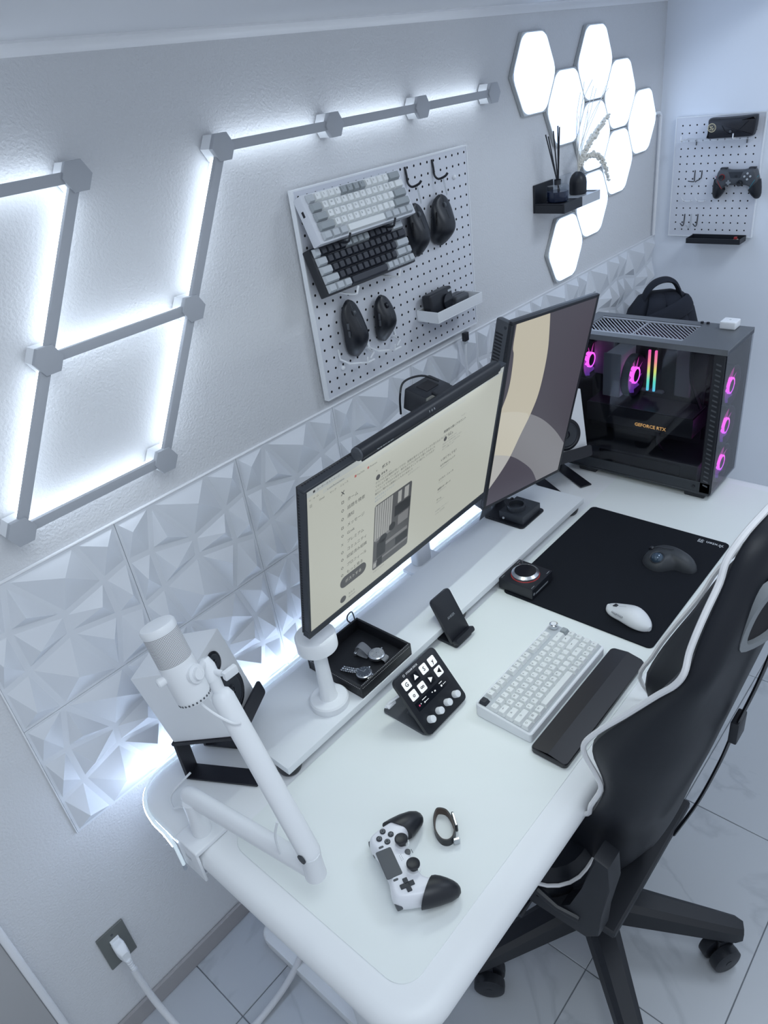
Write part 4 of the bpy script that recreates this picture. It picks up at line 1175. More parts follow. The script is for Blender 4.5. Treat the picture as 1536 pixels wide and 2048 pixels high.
b = B(); b.lathe([(0.0165, 0.0), (0.0195, 0.0), (0.0185, 0.004), (0.0165, 0.003)], 28, Matrix.Translation((-0.024, 0.020, 0.0255)) @ Matrix.Rotation(math.radians(-25), 4, 'Y'), cap0=False, cap1=False); obj('ball_ring', b, M_dark, t)
b = B(); b.tube(catmull([(0.002, 0.060, 0.016), (0.003, 0.040, 0.036), (0.006, 0.015, 0.0405), (0.012, -0.005, 0.042)], 4), 0.0007, 5); obj('button_seam', b, M_black, t)
b = B(); b.cyl((0.000, 0.052, 0.0250), (0.008, 0.052, 0.0268), 0.007, n=14); obj('scroll_wheel', b, M_black, t)

# headphone amplifier
t = thing('headphone_amplifier', 'square black amplifier with a big silver dial', 'amplifier', (1.319, -0.379, MZ))
b = B(); b.box((-0.050, -0.051, 0.003), (0.050, 0.051, 0.034), 0.0015, 2); obj('body', b, M_black, t)
for sx in (-1, 1):
    for sy in (-1, 1):
        b = B(); b.cyl((sx*0.04, sy*0.04, 0), (sx*0.04, sy*0.04, 0.003), 0.006, n=12); obj('foot', b, M_dark, t)
b = B(); b.lathe([(0.030, 0.034), (0.0378, 0.0341), (0.0374, 0.0352), (0.0350, 0.0354)], 40, cap0=False, cap1=False); obj('dial_light', b, mat('red_glow', (0.2, 0.02, 0.02), 0.4, emit=(1.0, 0.05, 0.06), es=0.12), t)
b = B(); b.lathe([(0.0362, 0.0352), (0.0362, 0.041), (0.0288, 0.0465), (0.0282, 0.0460)], 44, cap0=True, cap1=True); obj('dial', b, M_steel, t)
b = B(); b.lathe([(0.0280, 0.0462), (0.0278, 0.0470)], 40); obj('dial_face', b, M_blackg, t)
for xx in (0.026, 0.040):
    b = B(); b.cyl((xx, 0.034, 0.034), (xx, 0.034, 0.040), 0.0024, n=10); obj('toggle', b, M_chrome, t)
b = B(); b.box((-0.034, -0.0516, 0.012), (0.026, -0.0506, 0.016)); b.cyl((-0.042, -0.0516, 0.017), (-0.042, -0.0500, 0.017), 0.004, n=12); obj('front_ports', b, M_mgrey, t)
b = B()
for bx, by in ((-0.045, 0.044), (0.030, 0.044), (-0.045, -0.046), (0.030, -0.046)): b.box((bx, by, 0.0340), (bx + 0.014, by + 0.0016, 0.0342))
obj('markings', b, M_mgrey, t)

# watch charging block on its pad, on the riser
t = thing('charging_pad', 'black square charging tray on the riser', 'tray', (1.548, -0.198, RZ))
b = B(); b.prism(rrect(0.122, 0.136, 0.010, 5), 0, 0.004, 0.0008, 1)
for k in range(9): b.cyl((-0.053, 0.05 - k*0.0125, 0.004), (-0.053, 0.05 - k*0.0125, 0.0055), 0.002, n=8)
obj('pad', b, M_black, t)
t = thing('camera_lens_mount', 'black block with a raised round ring on the charging tray', 'charger', (1.550, -0.214, RZ + 0.0042))
b = B(); b.box((-0.048, -0.043, 0), (0.048, 0.037, 0.026), 0.002, 2); obj('block', b, M_dark, t)
b = B(); b.lathe([(0.021, 0.026), (0.027, 0.026), (0.027, 0.040), (0.022, 0.041), (0.021, 0.034), (0.0205, 0.028)], 36, Matrix.Translation((-0.012, 0.0, 0)), cap0=False); obj('ring', b, M_dark, t)
b = B(); b.box((-0.006, 0.028, 0.026), (0.020, 0.037, 0.038), 0.002, 1); b.box((0.022, 0.006, 0.026), (0.040, 0.030, 0.028), 0.0006, 1); obj('hinge', b, M_black, t)
b = B(); b.sphere((-0.049, 0.022, 0.006), 0.004, 10, 6); obj('knob', b, M_lgrey, t)

# phone charging stand
t = thing('phone_charger', 'black upright phone charging stand in front of the riser', 'phone charger', (1.054, -0.352, DZ + 0.0003))
fx = frame((0, -0.012, 0.010), (1, 0, 0), (0, 0.058, 0.107))
b = B(); b.prism(rrect(0.070, 0.122, 0.008, 5, 0, 0.061), -0.009, 0.0, 0.002, 2, M=fx); obj('back_plate', b, M_black, t)
b = B(); b.prism(rrect(0.070, 0.014, 0.005, 4, 0, 0.004), 0.0, 0.016, 0.002, 2, M=fx); obj('lip', b, M_black, t)
b = B(); b.prism(rrect(0.066, 0.062, 0.006, 4, 0, 0.012), 0.0, 0.009, 0.002, 2); obj('base', b, M_black, t)
b = B(); b.text('ANKER', 0.0085, fx @ Matrix.Translation((0, 0.058, 0.0003)), align='CENTER', bold=0.0002); obj('logo', b, M_mgrey, t, flatshade=True)

# control deck with buttons and dials
t = thing('control_deck', 'black button deck with white icon keys and four white dials', 'control deck', (0.832, -0.44, DZ + 0.0003))
fd = frame((0, -0.050, 0.010), (1, 0, 0), (0, 0.085, 0.107))
b = B(); b.prism(rrect(0.136, 0.138, 0.010, 6, 0, 0.069), -0.010, 0.0, 0.002, 2, M=fd); obj('face_plate', b, M_black, t)
b = B(); b.prism(rrect(0.132, 0.122, 0.008, 5, 0, 0.024), 0.0, 0.006, 0.0015, 2)
b.loft([[(x, y, 0.006) for x, y in rrect(0.09, 0.03, 0.006, 3, 0, 0.02)], [(x, y, 0.060) for x, y in rrect(0.08, 0.012, 0.004, 3, 0, 0.002)]]); obj('base', b, M_dgrey, t)
scrn = B(); scrn.prism(rrect(0.108, 0.0185, 0.001, 2, 0, 0.062), 0.0, 0.0006, M=fd); strip = obj('touch_strip', scrn, M_blackg, t)
e_w = mat('icon_white', (0.6, 0.6, 0.6), 0.4, emit=(0.62, 0.64, 0.66), es=0.85)
e_k = mat('icon_black', (0.01, 0.01, 0.012), 0.4)
e_pk = mat('icon_pink', (0.2, 0.02, 0.05), 0.4, emit=(0.8, 0.10, 0.25), es=0.6)
icons = {(0, 0): ('G', 1), (0, 1): ('▲', 0), (0, 2): ('S', 1), (0, 3): ('y', 1), (1, 0): ('o', 1), (1, 1): ('∞', 1), (1, 2): ('▶', 0), (1, 3): ('◀', 1)}
for (r, c), (g_, wh) in icons.items():
    cx = -0.0435 + c*0.029; cy = 0.114 - r*0.0265
    b = B(); b.prism(rrect(0.0205, 0.0205, 0.0028, 3, cx, cy), 0.0, 0.0016, 0.0006, 1, M=fd); k_ = obj('icon_key', b, e_w if wh else M_blackg, t)
    b = B(); b.text(g_, 0.013, fd @ Matrix.Translation((cx, cy - 0.0042, 0.0018)), align='CENTER', bold=0.0003); obj('icon', b, e_k if wh else e_w, k_, flatshade=True)
b = B(); b.text('STREAM DECK', 0.0058, fd @ Matrix.Translation((-0.011, 0.1300, 0.0002)), align='CENTER', bold=0.0001)
for k in range(10):
    a0, a1 = 2*PI*k/10, 2*PI*(k+1)/10
    b.poly([(-0.037 + q*math.cos(a), 0.1322 + q*math.sin(a), 0.0003) for q, a in ((0.0018, a0), (0.0028, a0), (0.0028, a1), (0.0018, a1))], M=fd)
obj('lettering', b, M_wht, t, flatshade=True)
b = B()
for x, y, w_, h_ in ((-0.026, 0.067, .014, .0012), (-0.024, 0.060, .014, .0010), (-0.030, 0.060, .003, .0030), (-0.001, 0.064, .003, .002), (0.007, 0.062, .004, .003), (0.030, 0.067, .010, .0014), (0.028, 0.060, .004, .004), (0.038, 0.060, .010, .001), (-0.040, 0.063, .002, .002)):
    b.box((x - w_/2, y - h_/2, 0.0006), (x + w_/2, y + h_/2, 0.0008), M=fd)
obj('strip_readout', b, e_w, strip, flatshade=True)
b = B(); b.box((-0.047, 0.0605, 0.0006), (-0.0435, 0.064, 0.0008), M=fd); obj('strip_light', b, e_pk, strip, flatshade=True)
for c in range(4):
    cx = -0.0435 + c*0.029
    b = B(); b.lathe([(0.0080, 0.0), (0.0080, 0.0125), (0.0072, 0.0140), (0.0050, 0.0142)], 24, fd @ Matrix.Translation((cx, 0.0255, 0.0002))); obj('dial', b, M_white, t)
b = B(); b.tube(catmull([(-0.05, 0.03, 0.075), (-0.075, 0.045, 0.062), (-0.085, 0.052, 0.05)], 4), 0.003, 7); b.box((-0.086, 0.040, 0.050), (-0.062, 0.050, 0.058), 0.002, 1); obj('usb_cable', b, M_white, t)

# table lamp on the riser
t = thing('table_lamp', 'small white mushroom-shaped cordless lamp on the riser', 'lamp', (0.692, -0.273, RZ))
b = B(); b.lathe([(0.0425, 0.0), (0.0430, 0.0015), (0.0430, 0.0155), (0.0400, 0.0190), (0.024, 0.0195), (0.0205, 0.021)], 48); obj('base', b, M_white, t)
b = B(); b.lathe([(0.0215, 0.019), (0.0185, 0.024), (0.0165, 0.060), (0.0150, 0.110), (0.0145, 0.165)], 32); obj('stem', b, M_white, t)
b = B(); b.lathe([(0.0400, 0.162), (0.0432, 0.164), (0.0432, 0.194), (0.0405, 0.1975), (0.010, 0.1978)], 48); obj('head', b, M_white, t)

# valet tray with two watches
t = thing('valet_tray', 'black stitched leather valet tray on the riser', 'tray', (0.826, -0.241, RZ))
w, d, h = 0.170, 0.172, 0.034
b = B(); b.box((-w/2, -d/2, 0), (w/2, d/2, 0.004), 0.001, 1)
for a_, c_ in (((-w/2, -d/2, 0.004), (w/2, -d/2 + 0.006, h)), ((-w/2, d/2 - 0.006, 0.004), (w/2, d/2, h)), ((-w/2, -d/2 + 0.006, 0.004), (-w/2 + 0.006, d/2 - 0.006, h)), ((w/2 - 0.006, -d/2 + 0.006, 0.004), (w/2, d/2 - 0.006, h))):
    b.box(a_, c_, 0.0015, 2)
obj('leather_box', b, M_tray, t)
b = B()
n = 34
for k in range(n):
    q = -w/2 + 0.004 + k*(w - 0.008)/n
    b.box((q, -d/2 - 0.0004, h - 0.0065), (q + 0.0026, -d/2 + 0.0002, h - 0.0058))
    b.box((q, -d/2 + 0.0024, h - 0.0002), (q + 0.0026, -d/2 + 0.0031, h + 0.0003))
    q2 = -d/2 + 0.004 + k*(d - 0.008)/n
    b.box((-w/2 - 0.0004, q2, h - 0.0065), (-w/2 + 0.0002, q2 + 0.0026, h - 0.0058))
obj('stitching', b, M_stitch, t, flatshade=True)
WZ = RZ + 0.0045
def watch(name, lab, loc, rz, tilt, R, dial, strap, links):
    t = thing(name, lab, 'watch', loc, (0, tilt, rz), 'wristwatches in the tray')
    Zc = 0.014
    b = B(); b.lathe([(R*0.9, Zc - 0.006), (R, Zc - 0.004), (R, Zc + 0.002), (R*0.88, Zc + 0.004)], 36); obj('watch_case', b, M_steel, t)
    b = B(); b.lathe([(R*0.86, Zc + 0.0035), (R*0.86, Zc + 0.0042)], 36); f_ = obj('dial', b, dial, t)
    b = B()
    for k in range(12):
        a = 2*PI*k/12; b.box((R*0.66, -0.0005, Zc + 0.0042), (R*0.80, 0.0005, Zc + 0.0045), M=Matrix.Rotation(a, 4, 'Z'))
    b.box((-0.0006, -0.001, Zc + 0.0044), (0.0006, R*0.6, Zc + 0.0048)); b.box((-0.001, -0.0008, Zc + 0.0044), (R*0.45, 0.0008, Zc + 0.0048))
    if not links:
        for cx, cy in ((-R*0.4, 0), (R*0.38, R*0.1), (0, -R*0.4)):
            for k in range(12):
                a0, a1 = 2*PI*k/12, 2*PI*(k+1)/12
                b.poly([(cx + q*math.cos(a), cy + q*math.sin(a), Zc + 0.0044) for q, a in ((R*0.18, a0), (R*0.24, a0), (R*0.24, a1), (R*0.18, a1))])
    obj('hands', b, M_chrome, f_, flatshade=True)
    b = B(); b.cyl((R, 0, Zc - 0.001), (R + 0.004, 0, Zc - 0.001), 0.0025, n=10); obj('crown', b, M_steel, t)
    if links:
        for k in range(7):
            q = k/6
            y = R*0.95 + 0.004 + 0.040*q; z = Zc - 0.002 - 0.010*q**0.7 + (0.004 if k % 2 else 0.0)*0
            for xx, ww in ((-0.0062, 0.0035), (0, 0.0058), (0.0062, 0.0035)):
                b = B(); b.box((xx - ww/2, -0.0027, -0.0014), (xx + ww/2, 0.0027, 0.0014), 0.0006, 1)
                o = obj('strap_link', b, M_chrome if k % 2 == 0 else M_steel, t); o.location = (0, y, max(z, 0.0022)); o.rotation_euler = (-0.25, 0, 0)
    else:
        b = B()
        P = catmull([(0, R*0.9, Zc - 0.002), (0, R + 0.010, Zc + 0.010), (0, R + 0.022, Zc + 0.015), (0, R + 0.032, Zc + 0.006), (0, R + 0.030, Zc - 0.008), (0, R + 0.018, Zc - 0.0120), (0, R + 0.002, Zc - 0.0122)], 6)
        b.tube(P, 0, 8, rs=[(0.0105, 0.0011)]*len(P), flat=(1, 0, 0)); obj('strap', b, strap, t)
        b = B(); b.box((-0.013, R + 0.030, 0.0002), (0.013, R + 0.037, 0.010), 0.001, 1); obj('clasp', b, M_steel, t)
    b = B()
    P = catmull([(0, -R*0.9, Zc - 0.002), (0, -R - 0.005, Zc - 0.005), (0, -R - 0.006, 0.0045)], 4)
    b.tube(P, 0, 8, rs=[(0.010, 0.0014)]*len(P), flat=(1, 0, 0)); obj('strap_end', b, M_chrome if links else strap, t)
watch('wristwatch', 'chronograph watch with a grey woven strap in the tray', (0.851, -0.272, WZ), math.radians(12), 0, 0.020, mat('dial_grey', (0.30, 0.31, 0.33), 0.3), mat('strap_grey', (0.22, 0.23, 0.25), 0.7), False)
watch('wristwatch', 'dark dialled watch with a polished steel link strap', (0.789, -0.289, WZ), math.radians(8), 0, 0.0185, mat('dial_dark', (0.05, 0.06, 0.08), 0.25), M_chrome, True)

# white game pad on the desk

GZ = Matrix.Translation((0.501, -0.635, DZ + 0.0275)) @ Matrix.Rotation(math.atan2(0.89, 0.45), 4, 'Z') @ Matrix.Rotation(math.radians(3), 4, 'X')
t = thing('game_controller', 'white game controller with black grips lying on the desk', 'game controller', M=GZ)
W, D = 0.162, 0.105
olw = gamepad_outline(W, D)
M_gpw = mat('gamepad_white', (0.80, 0.81, 0.86), 0.35)
b = B(); b.pillow(olw, [(0.008, -0.022), (0.0045, -0.020), (0.0012, -0.013), (0.0, -0.004), (0.0004, 0.005), (0.0025, 0.012), (0.0055, 0.016), (0.0088, 0.0173)]); obj('body', b, M_gpw, t, ang=60)
for s_ in (-1, 1):
    obj('grip', grip_mesh(1.06, s_, -0.001), M_black, t, ang=60)
    b = B(); b.box((s_*0.053 - 0.016, 0.024, -0.014), (s_*0.053 + 0.016, 0.0365, -0.002), 0.004, 2); obj('trigger', b, M_dgrey, t)
    b = B(); b.prism(rrect(0.004, 0.009, 0.0018, 3, s_*0.0335, 0.0225), 0.0165, 0.0185, 0.0006, 1); obj('option_button', b, M_dgrey, t)
def gstick(x, y):
    b = B(); b.lathe([(0.0118, 0.0), (0.0132, 0.0), (0.0132, 0.0015), (0.0118, 0.0015)], 28, Matrix.Translation((x, y, 0.0165)), cap0=False, cap1=False); rg = obj('stick_socket', b, M_white, t)
    b = B(); b.lathe([(0.0075, -0.004), (0.0065, 0.006), (0.0108, 0.0090), (0.0118, 0.0105), (0.0118, 0.0130), (0.0100, 0.0145), (0.0070, 0.0135)], 28, Matrix.Translation((x, y, 0.0168))); obj('thumb_stick', b, M_black, t)
gstick(-0.026, -0.0135); gstick(0.026, -0.0135)
b = B(); b.prism(rrect(0.056, 0.029, 0.003, 4, 0, 0.0215), 0.0160, 0.0180, 0.0006, 1); obj('touch_pad', b, M_dgrey, t)
b = B()
c_, s1, a_ = (-0.050, 0.0085), 0.0125, 0.0042
for dx, dy in ((1, 0), (-1, 0), (0, 1), (0, -1)):
    x, y = c_[0] + dx*0.0078, c_[1] + dy*0.0078
    b.box((x - (0.0048 if dx else a_), y - (0.0048 if dy else a_), 0.0150), (x + (0.0048 if dx else a_), y + (0.0048 if dy else a_), 0.0198), 0.001, 2)
b.box((c_[0] - 0.0035, c_[1] - 0.0035, 0.015), (c_[0] + 0.0035, c_[1] + 0.0035, 0.0185))
obj('direction_pad', b, M_dark, t)
for k in range(4):
    a = PI/2*k
    b = B(); b.lathe([(0.0054, -0.002), (0.0054, 0.0025), (0.0046, 0.0034)], 18, Matrix.Translation((0.050 + 0.0112*math.cos(a), 0.0085 + 0.0112*math.sin(a), 0.0165))); bt = obj('button', b, M_dark, t)
    b = B()
    g_ = '○△□✕'[k]
    b.text(g_, 0.0085, Matrix.Translation((0.050 + 0.0112*math.cos(a), 0.0085 + 0.0112*math.sin(a) - 0.003, 0.0200)), align='CENTER'); obj('button_symbol', b, M_mgrey, bt, flatshade=True)
b = B(); b.lathe([(0.0052, -0.002), (0.0052, 0.0012)], 18, Matrix.Translation((0.006, -0.0165, 0.0172))); obj('home_button', b, M_dgrey, t)
b = B()
for r in range(2):
    for c in range(4): b.cyl((-0.005 + c*0.0032 + r*0.0016, -0.0005 - r*0.0032, 0.0171), (-0.005 + c*0.0032 + r*0.0016, -0.0005 - r*0.0032, 0.0175), 0.0006, n=6)
b.box((0.0005, -0.0245, 0.0166), (0.0085, -0.0235, 0.0172))
obj('speaker_holes', b, M_dark, t)

# fitness band
t = thing('fitness_band', 'black and brown fitness band standing on its edge', 'fitness band', (0.612, -0.642, DZ + 0.0003), (0, 0, math.radians(-38)))
ol = catmull([(0.0, 0.038, 0), (0.014, 0.030, 0), (0.020, 0.010, 0), (0.0200, -0.012, 0), (0.012, -0.028, 0), (0.0, -0.033, 0), (-0.012, -0.026, 0), (-0.018, -0.006, 0), (-0.015, 0.016, 0), (-0.008, 0.032, 0)], 5, True)
def band(off, z0, z1, th):
    b = B(); n = len(ol); rr = []
    for q, zz in ((off, z0), (off, z1), (off - th, z1), (off - th, z0)):
        ring = []
        for i in range(n):
            d_ = (ol[(i+1) % n] - ol[i-1]).normalized(); nn = Vector((d_.y, -d_.x, 0))
            p = ol[i] - nn*q; ring.append((p.x, p.y, zz))
        rr.append(b.ring(ring))
    for i in range(4): b.bridge(rr[i], rr[(i+1) % 4])
    return b
obj('inner_strap', band(0.0, 0.0, 0.017, 0.0018), M_black, t)
obj('outer_strap', band(-0.0019, 0.0003, 0.0167, 0.0010), M_brown, t)
b = B(); b.box((0.0205, -0.010, 0.0005), (0.0255, 0.022, 0.0175), 0.002, 2); tk = obj('tracker', b, M_black, t)
b = B(); b.box((0.0215, -0.008, 0.0172), (0.0250, 0.019, 0.0180), 0.0004, 1); obj('tracker_edge', b, M_steel, tk)
b = B(); b.box((0.010, -0.036, 0.002), (0.022, -0.030, 0.015), 0.0012, 1); obj('clasp', b, M_steel, t)

# ================================================================ DESKTOP COMPUTER
PX, PY_, PZ = 1.950, -0.620, DZ - 0.001
PW, PD, PH = 0.203, 0.475, 0.468
t = thing('desktop_computer', 'dark glass-sided desktop computer with pink lit fans', 'computer', (PX, PY_, PZ))
M_pc = mat('pc_metal', (0.045, 0.050, 0.058), 0.4, 0.4)
M_pct = mat('pc_top_metal', (0.16, 0.17, 0.185), 0.38, 0.5)
for fy in (0.05, 0.40):
    b = B(); b.box((0.006, fy - 0.03, 0.0), (PW - 0.006, fy + 0.03, 0.016), 0.003, 1); obj('foot', b, M_black, t)
b = B(); b.box((0.0, 0.004, 0.016), (PW, PD, 0.024), 0.002, 1); b.box((0.0, 0.004, 0.024), (0.006, PD, 0.058), 0.001, 1); obj('bottom_panel', b, M_pc, t)
# top panel with an opening for the grille
gx0, gx1, gy0, gy1 = 0.030, 0.172, 0.135, 0.440
b = B()
for a_, c_ in (((0, 0, PH - 0.016), (PW, gy0, PH)), ((0, gy1, PH - 0.016), (PW, PD, PH)), ((0, gy0, PH - 0.016), (gx0, gy1, PH)), ((gx1, gy0, PH - 0.016), (PW, gy1, PH))): b.box(a_, c_)
obj('top_panel', b, M_pct, t)
b = B()
for q in (gx0 + 0.002, gx1 - 0.014):
    b.box((q, gy0, PH - 0.004), (q + 0.012, gy1, PH - 0.001))
for k in range(9):
    y = gy0 + 0.002 + k*(gy1 - gy0 - 0.006)/8
for k in range(34):
    s = gy0 - 0.10 + k*0.0125
    y0_, y1_ = s, s + 0.10
    x0_, x1_ = gx0 + 0.014, gx1 - 0.014
    def cl(x, y): return x, min(max(y, gy0), gy1)
    # clip the diagonal bar to the opening
    def at(y): return x0_ + (y - y0_)/(y1_ - y0_)*(x1_ - x0_)
    ya, yb = max(y0_, gy0), min(y1_, gy1)
    if yb - ya < 0.004: continue
    b.tube([(at(ya), ya, PH - 0.0045), (at(yb), yb, PH - 0.0045)], 0.0022, 4)
for q in (gy0, (gy0 + gy1)/2, gy1): b.box((gx0, q - 0.003, PH - 0.005), (gx1, q + 0.003, PH - 0.002))
obj('top_grille', b, mat('grille_grey', (0.42, 0.43, 0.46), 0.35, 0.6), t)
b = B(); b.box((0.004, PD - 0.006, 0.024), (PW, PD, PH - 0.016)); b.box((PW - 0.006, 0.03, 0.024), (PW, PD - 0.006, PH - 0.016)); obj('rear_and_right_panel', b, M_pc, t)
b = B(); b.box((0.0, 0.036, 0.058), (0.004, PD - 0.003, PH - 0.017), 0.0006, 1); obj('side_glass', b, M_pcglass, t)
b = B(); b.box((0.0, 0.0035, 0.020), (0.012, 0.036, PH - 0.016), 0.002, 1); b.box((PW - 0.012, 0.0035, 0.020), (PW, 0.036, PH - 0.016), 0.002, 1); obj('front_pillar', b, M_black, t)
b = B()
for k in range(26):
    z = 0.045 + k*0.0150
    b.poly([(-0.0004, 0.012, z), (-0.0004, 0.026, z + 0.004), (-0.0004, 0.026, z + 0.009), (-0.0004, 0.012, z + 0.005)])
obj('side_vents', b, M_dgrey, t, flatshade=True)
b = B(); b.box((0.001, 0.0, 0.020), (PW - 0.001, 0.0035, PH - 0.004), 0.0006, 1); obj('front_glass', b, M_pcglass, t)
b = B(); b.lathe([(0.005, 0), (0.005, 0.003), (0.003, 0.004)], 12, Matrix.Translation((0.0, 0.052, 0.040)) @ Matrix.Rotation(-PI/2, 4, 'Y')); obj('side_screw', b, M_black, t)
for q in (0.105, 0.122):
    b = B(); b.cyl((PW - 0.012, q + 0.02, PH), (PW - 0.012, q + 0.02, PH + 0.005), 0.0045, n=12); obj('top_button', b, M_black, t)
# inside
b = B(); b.box((0.150, 0.10, 0.10), (0.156, PD - 0.012, PH - 0.02)); obj('motherboard', b, mat('board_dark', (0.03, 0.032, 0.042), 0.5), t)
b = B()
for (y0_, z0_, y1_, z1_, x_) in ((0.38, 0.29, 0.45, 0.44, 0.128), (0.14, 0.25, 0.19, 0.40, 0.140), (0.22, 0.25, 0.33, 0.262, 0.138), (0.16, 0.12, 0.40, 0.15, 0.140)):
    b.box((x_, y0_, z0_), (0.151, y1_, z1_), 0.004, 1)
obj('board_heatsinks', b, M_mgrey, t)
b = B(); b.box((0.010, 0.050, 0.024), (0.190, PD - 0.010, 0.100), 0.002, 1); obj('power_supply_cover', b, mat('shroud', (0.030, 0.033, 0.040), 0.5), t)
b = B(); b.box((0.006, 0.10, 0.0585), (0.0096, 0.36, 0.092), 0.0); obj('cover_window', b, M_blackg, t)
# graphics card
g = B(); g.box((0.040, 0.085, 0.170), (0.148, 0.425, 0.232), 0.004, 2); gp = obj('graphics_card', g, mat('gpu_dark', (0.02, 0.021, 0.026), 0.35), t)
g = B(); g.box((0.042, 0.090, 0.2322), (0.146, 0.420, 0.2345), 0.0); obj('card_backplate', g, mat('gpu_plate', (0.13, 0.13, 0.15), 0.35, 0.5), gp)
g = B(); g.text('GEFORCE RTX', 0.0150, frame((0.0394, 0.262, 0.180), (0, -1, 0), (0, 0, 1)), bold=0.00025); obj('card_lettering', g, mat('gold_glow', (0.3, 0.2, 0.1), 0.5, emit=(1.0, 0.55, 0.16), es=0.95), gp, flatshade=True)
# fans
def ramp_emit(name, cols, es, axis=2, lo=0.0, hi=1.0):
    m = mat(name, (0.02, 0.02, 0.03), 0.4, emit=(1, 1, 1), es=es)
    nt, bs = nodes_of(m)
    tc = nt.nodes.new('ShaderNodeTexCoord'); sp = nt.nodes.new('ShaderNodeSeparateXYZ'); mr = nt.nodes.new('ShaderNodeMapRange'); r = nt.nodes.new('ShaderNodeValToRGB')
    mr.inputs['From Min'].default_value = lo; mr.inputs['From Max'].default_value = hi
    nt.links.new(tc.outputs['Object'], sp.inputs[0]); nt.links.new(sp.outputs[axis], mr.inputs['Value']); nt.links.new(mr.outputs[0], r.inputs[0])
    e = r.color_ramp.elements
    e[0].position = cols[0][0]; e[0].color = (*cols[0][1], 1); e[1].position = cols[-1][0]; e[1].color = (*cols[-1][1], 1)
    for p_, c_ in cols[1:-1]:
        q = e.new(p_); q.color = (*c_, 1)
    nt.links.new(r.outputs[0], bs.inputs['Emission Color'])
    return m
M_fan = ramp_emit('fan_glow', [(0.0, (0.25, 0.08, 0.85)), (0.45, (0.75, 0.08, 0.75)), (1.0, (0.95, 0.10, 0.65))], 3.0, 2, -0.05, 0.05)
M_blade = ramp_emit('fan_blade_glow', [(0.0, (0.10, 0.03, 0.30)), (0.5, (0.40, 0.05, 0.42)), (1.0, (0.55, 0.05, 0.30))], 1.2, 2, -0.05, 0.05)
def fan(lab, x, y, z, r, sgn=-1):
    f = bpy.data.objects.new('fan', None); bpy.data.objects.remove(f)
    b = B(); n = 28
    Mx = Matrix.Rotation(PI/2, 4, 'X')
    b.lathe([(r*1.02, -0.012), (r*1.08, -0.012), (r*1.08, 0.012), (r*1.02, 0.012)], 36, Mx, cap0=False, cap1=False)
    o = obj('fan_frame', b, M_black, t); o.location = (x, y, z)
    b = B(); b.lathe([(r*0.34, -0.006), (r*0.43, -0.006), (r*0.43, 0.010), (r*0.34, 0.0105)], 32, Mx, cap0=False, cap1=False); obj('fan_ring', b, M_fan, o)
    b = B(); b.lathe([(r*0.33, -0.008), (r*0.33, 0.0095)], 28, Mx); obj('fan_hub', b, M_black, o)
    b = B()
    for k in range(9):
        a = 2*PI*k/9; pts = []
        for q, w_ in ((0.44, 0.30), (0.95, 0.42)):
            pts.append((q, a - w_*0.5 + q*0.3, -0.005)); 
        for q, w_ in ((0.95, 0.42), (0.44, 0.30)):
            pts.append((q, a + w_*0.5 + q*0.3, 0.005))
        lo = [(r*q*math.cos(w_), -dz_, r*q*math.sin(w_)) for q, w_, dz_ in pts]
        b.poly(lo)
    obj('fan_blades', b, M_blade, o)
    return o
fan('rear', 0.101, 0.452, 0.346, 0.056)
fan('cooler', 0.098, 0.300, 0.318, 0.060)
for fz in (0.327, 0.202, 0.080): fan('front', 0.106, 0.022, fz, 0.056)
b = B()
for k in range(22): b.box((0.045, 0.318 + k*0.0024, 0.262), (0.146, 0.3192 + k*0.0024, 0.395))
obj('cooler_fins', b, M_lgrey, t)
b = B(); b.box((0.040, 0.316, 0.262), (0.0445, 0.373, 0.400), 0.002, 1); obj('cooler_side', b, M_mgrey, t)
M_ram = ramp_emit('ram_glow', [(0.0, (0.10, 0.55, 0.80)), (0.25, (0.12, 0.75, 0.55)), (0.5, (0.70, 0.80, 0.15)), (0.72, (0.95, 0.30, 0.30)), (1.0, (0.95, 0.10, 0.45))], 1.7, 2, 0.270, 0.400)
for q in (0.258, 0.238):
    b = B(); b.box((0.112, q - 0.0035, 0.268), (0.150, q + 0.0035, 0.402), 0.001, 1); rm = obj('memory_stick', b, M_black, t)
    b = B(); b.box((0.106, q - 0.0035, 0.270), (0.112, q + 0.0035, 0.400), 0.001, 1); obj('memory_light', b, M_ram, rm)
b = B(); b.tube(catmull([(0.10, 0.09, 0.245), (0.09, 0.12, 0.33), (0.13, 0.14, 0.40)], 5), 0.006, 7); b.tube(catmull([(0.07, 0.20, 0.17), (0.05, 0.19, 0.13), (0.07, 0.18, 0.10)], 5), 0.006, 7); obj('cables', b, M_black, t)
t = thing('wireless_receiver', 'small white box standing on top of the computer', 'box', (2.129, -0.560, PZ + PH + 0.0005))
b = B(); b.box((-0.022, -0.022, 0), (0.020, 0.022, 0.022), 0.004, 3); obj('housing', b, M_white, t)
b = B(); b.box((-0.020, -0.020, -0.0003), (0.018, 0.020, 0.001), 0.0005, 1); obj('rubber_foot', b, M_lgrey, t)
b = B(); b.lathe([(0.003, 0.0), (0.003, 0.0004)], 10, Matrix.Translation((-0.001, 0.0, 0.022))); obj('status_dot', b, M_lgrey, t)

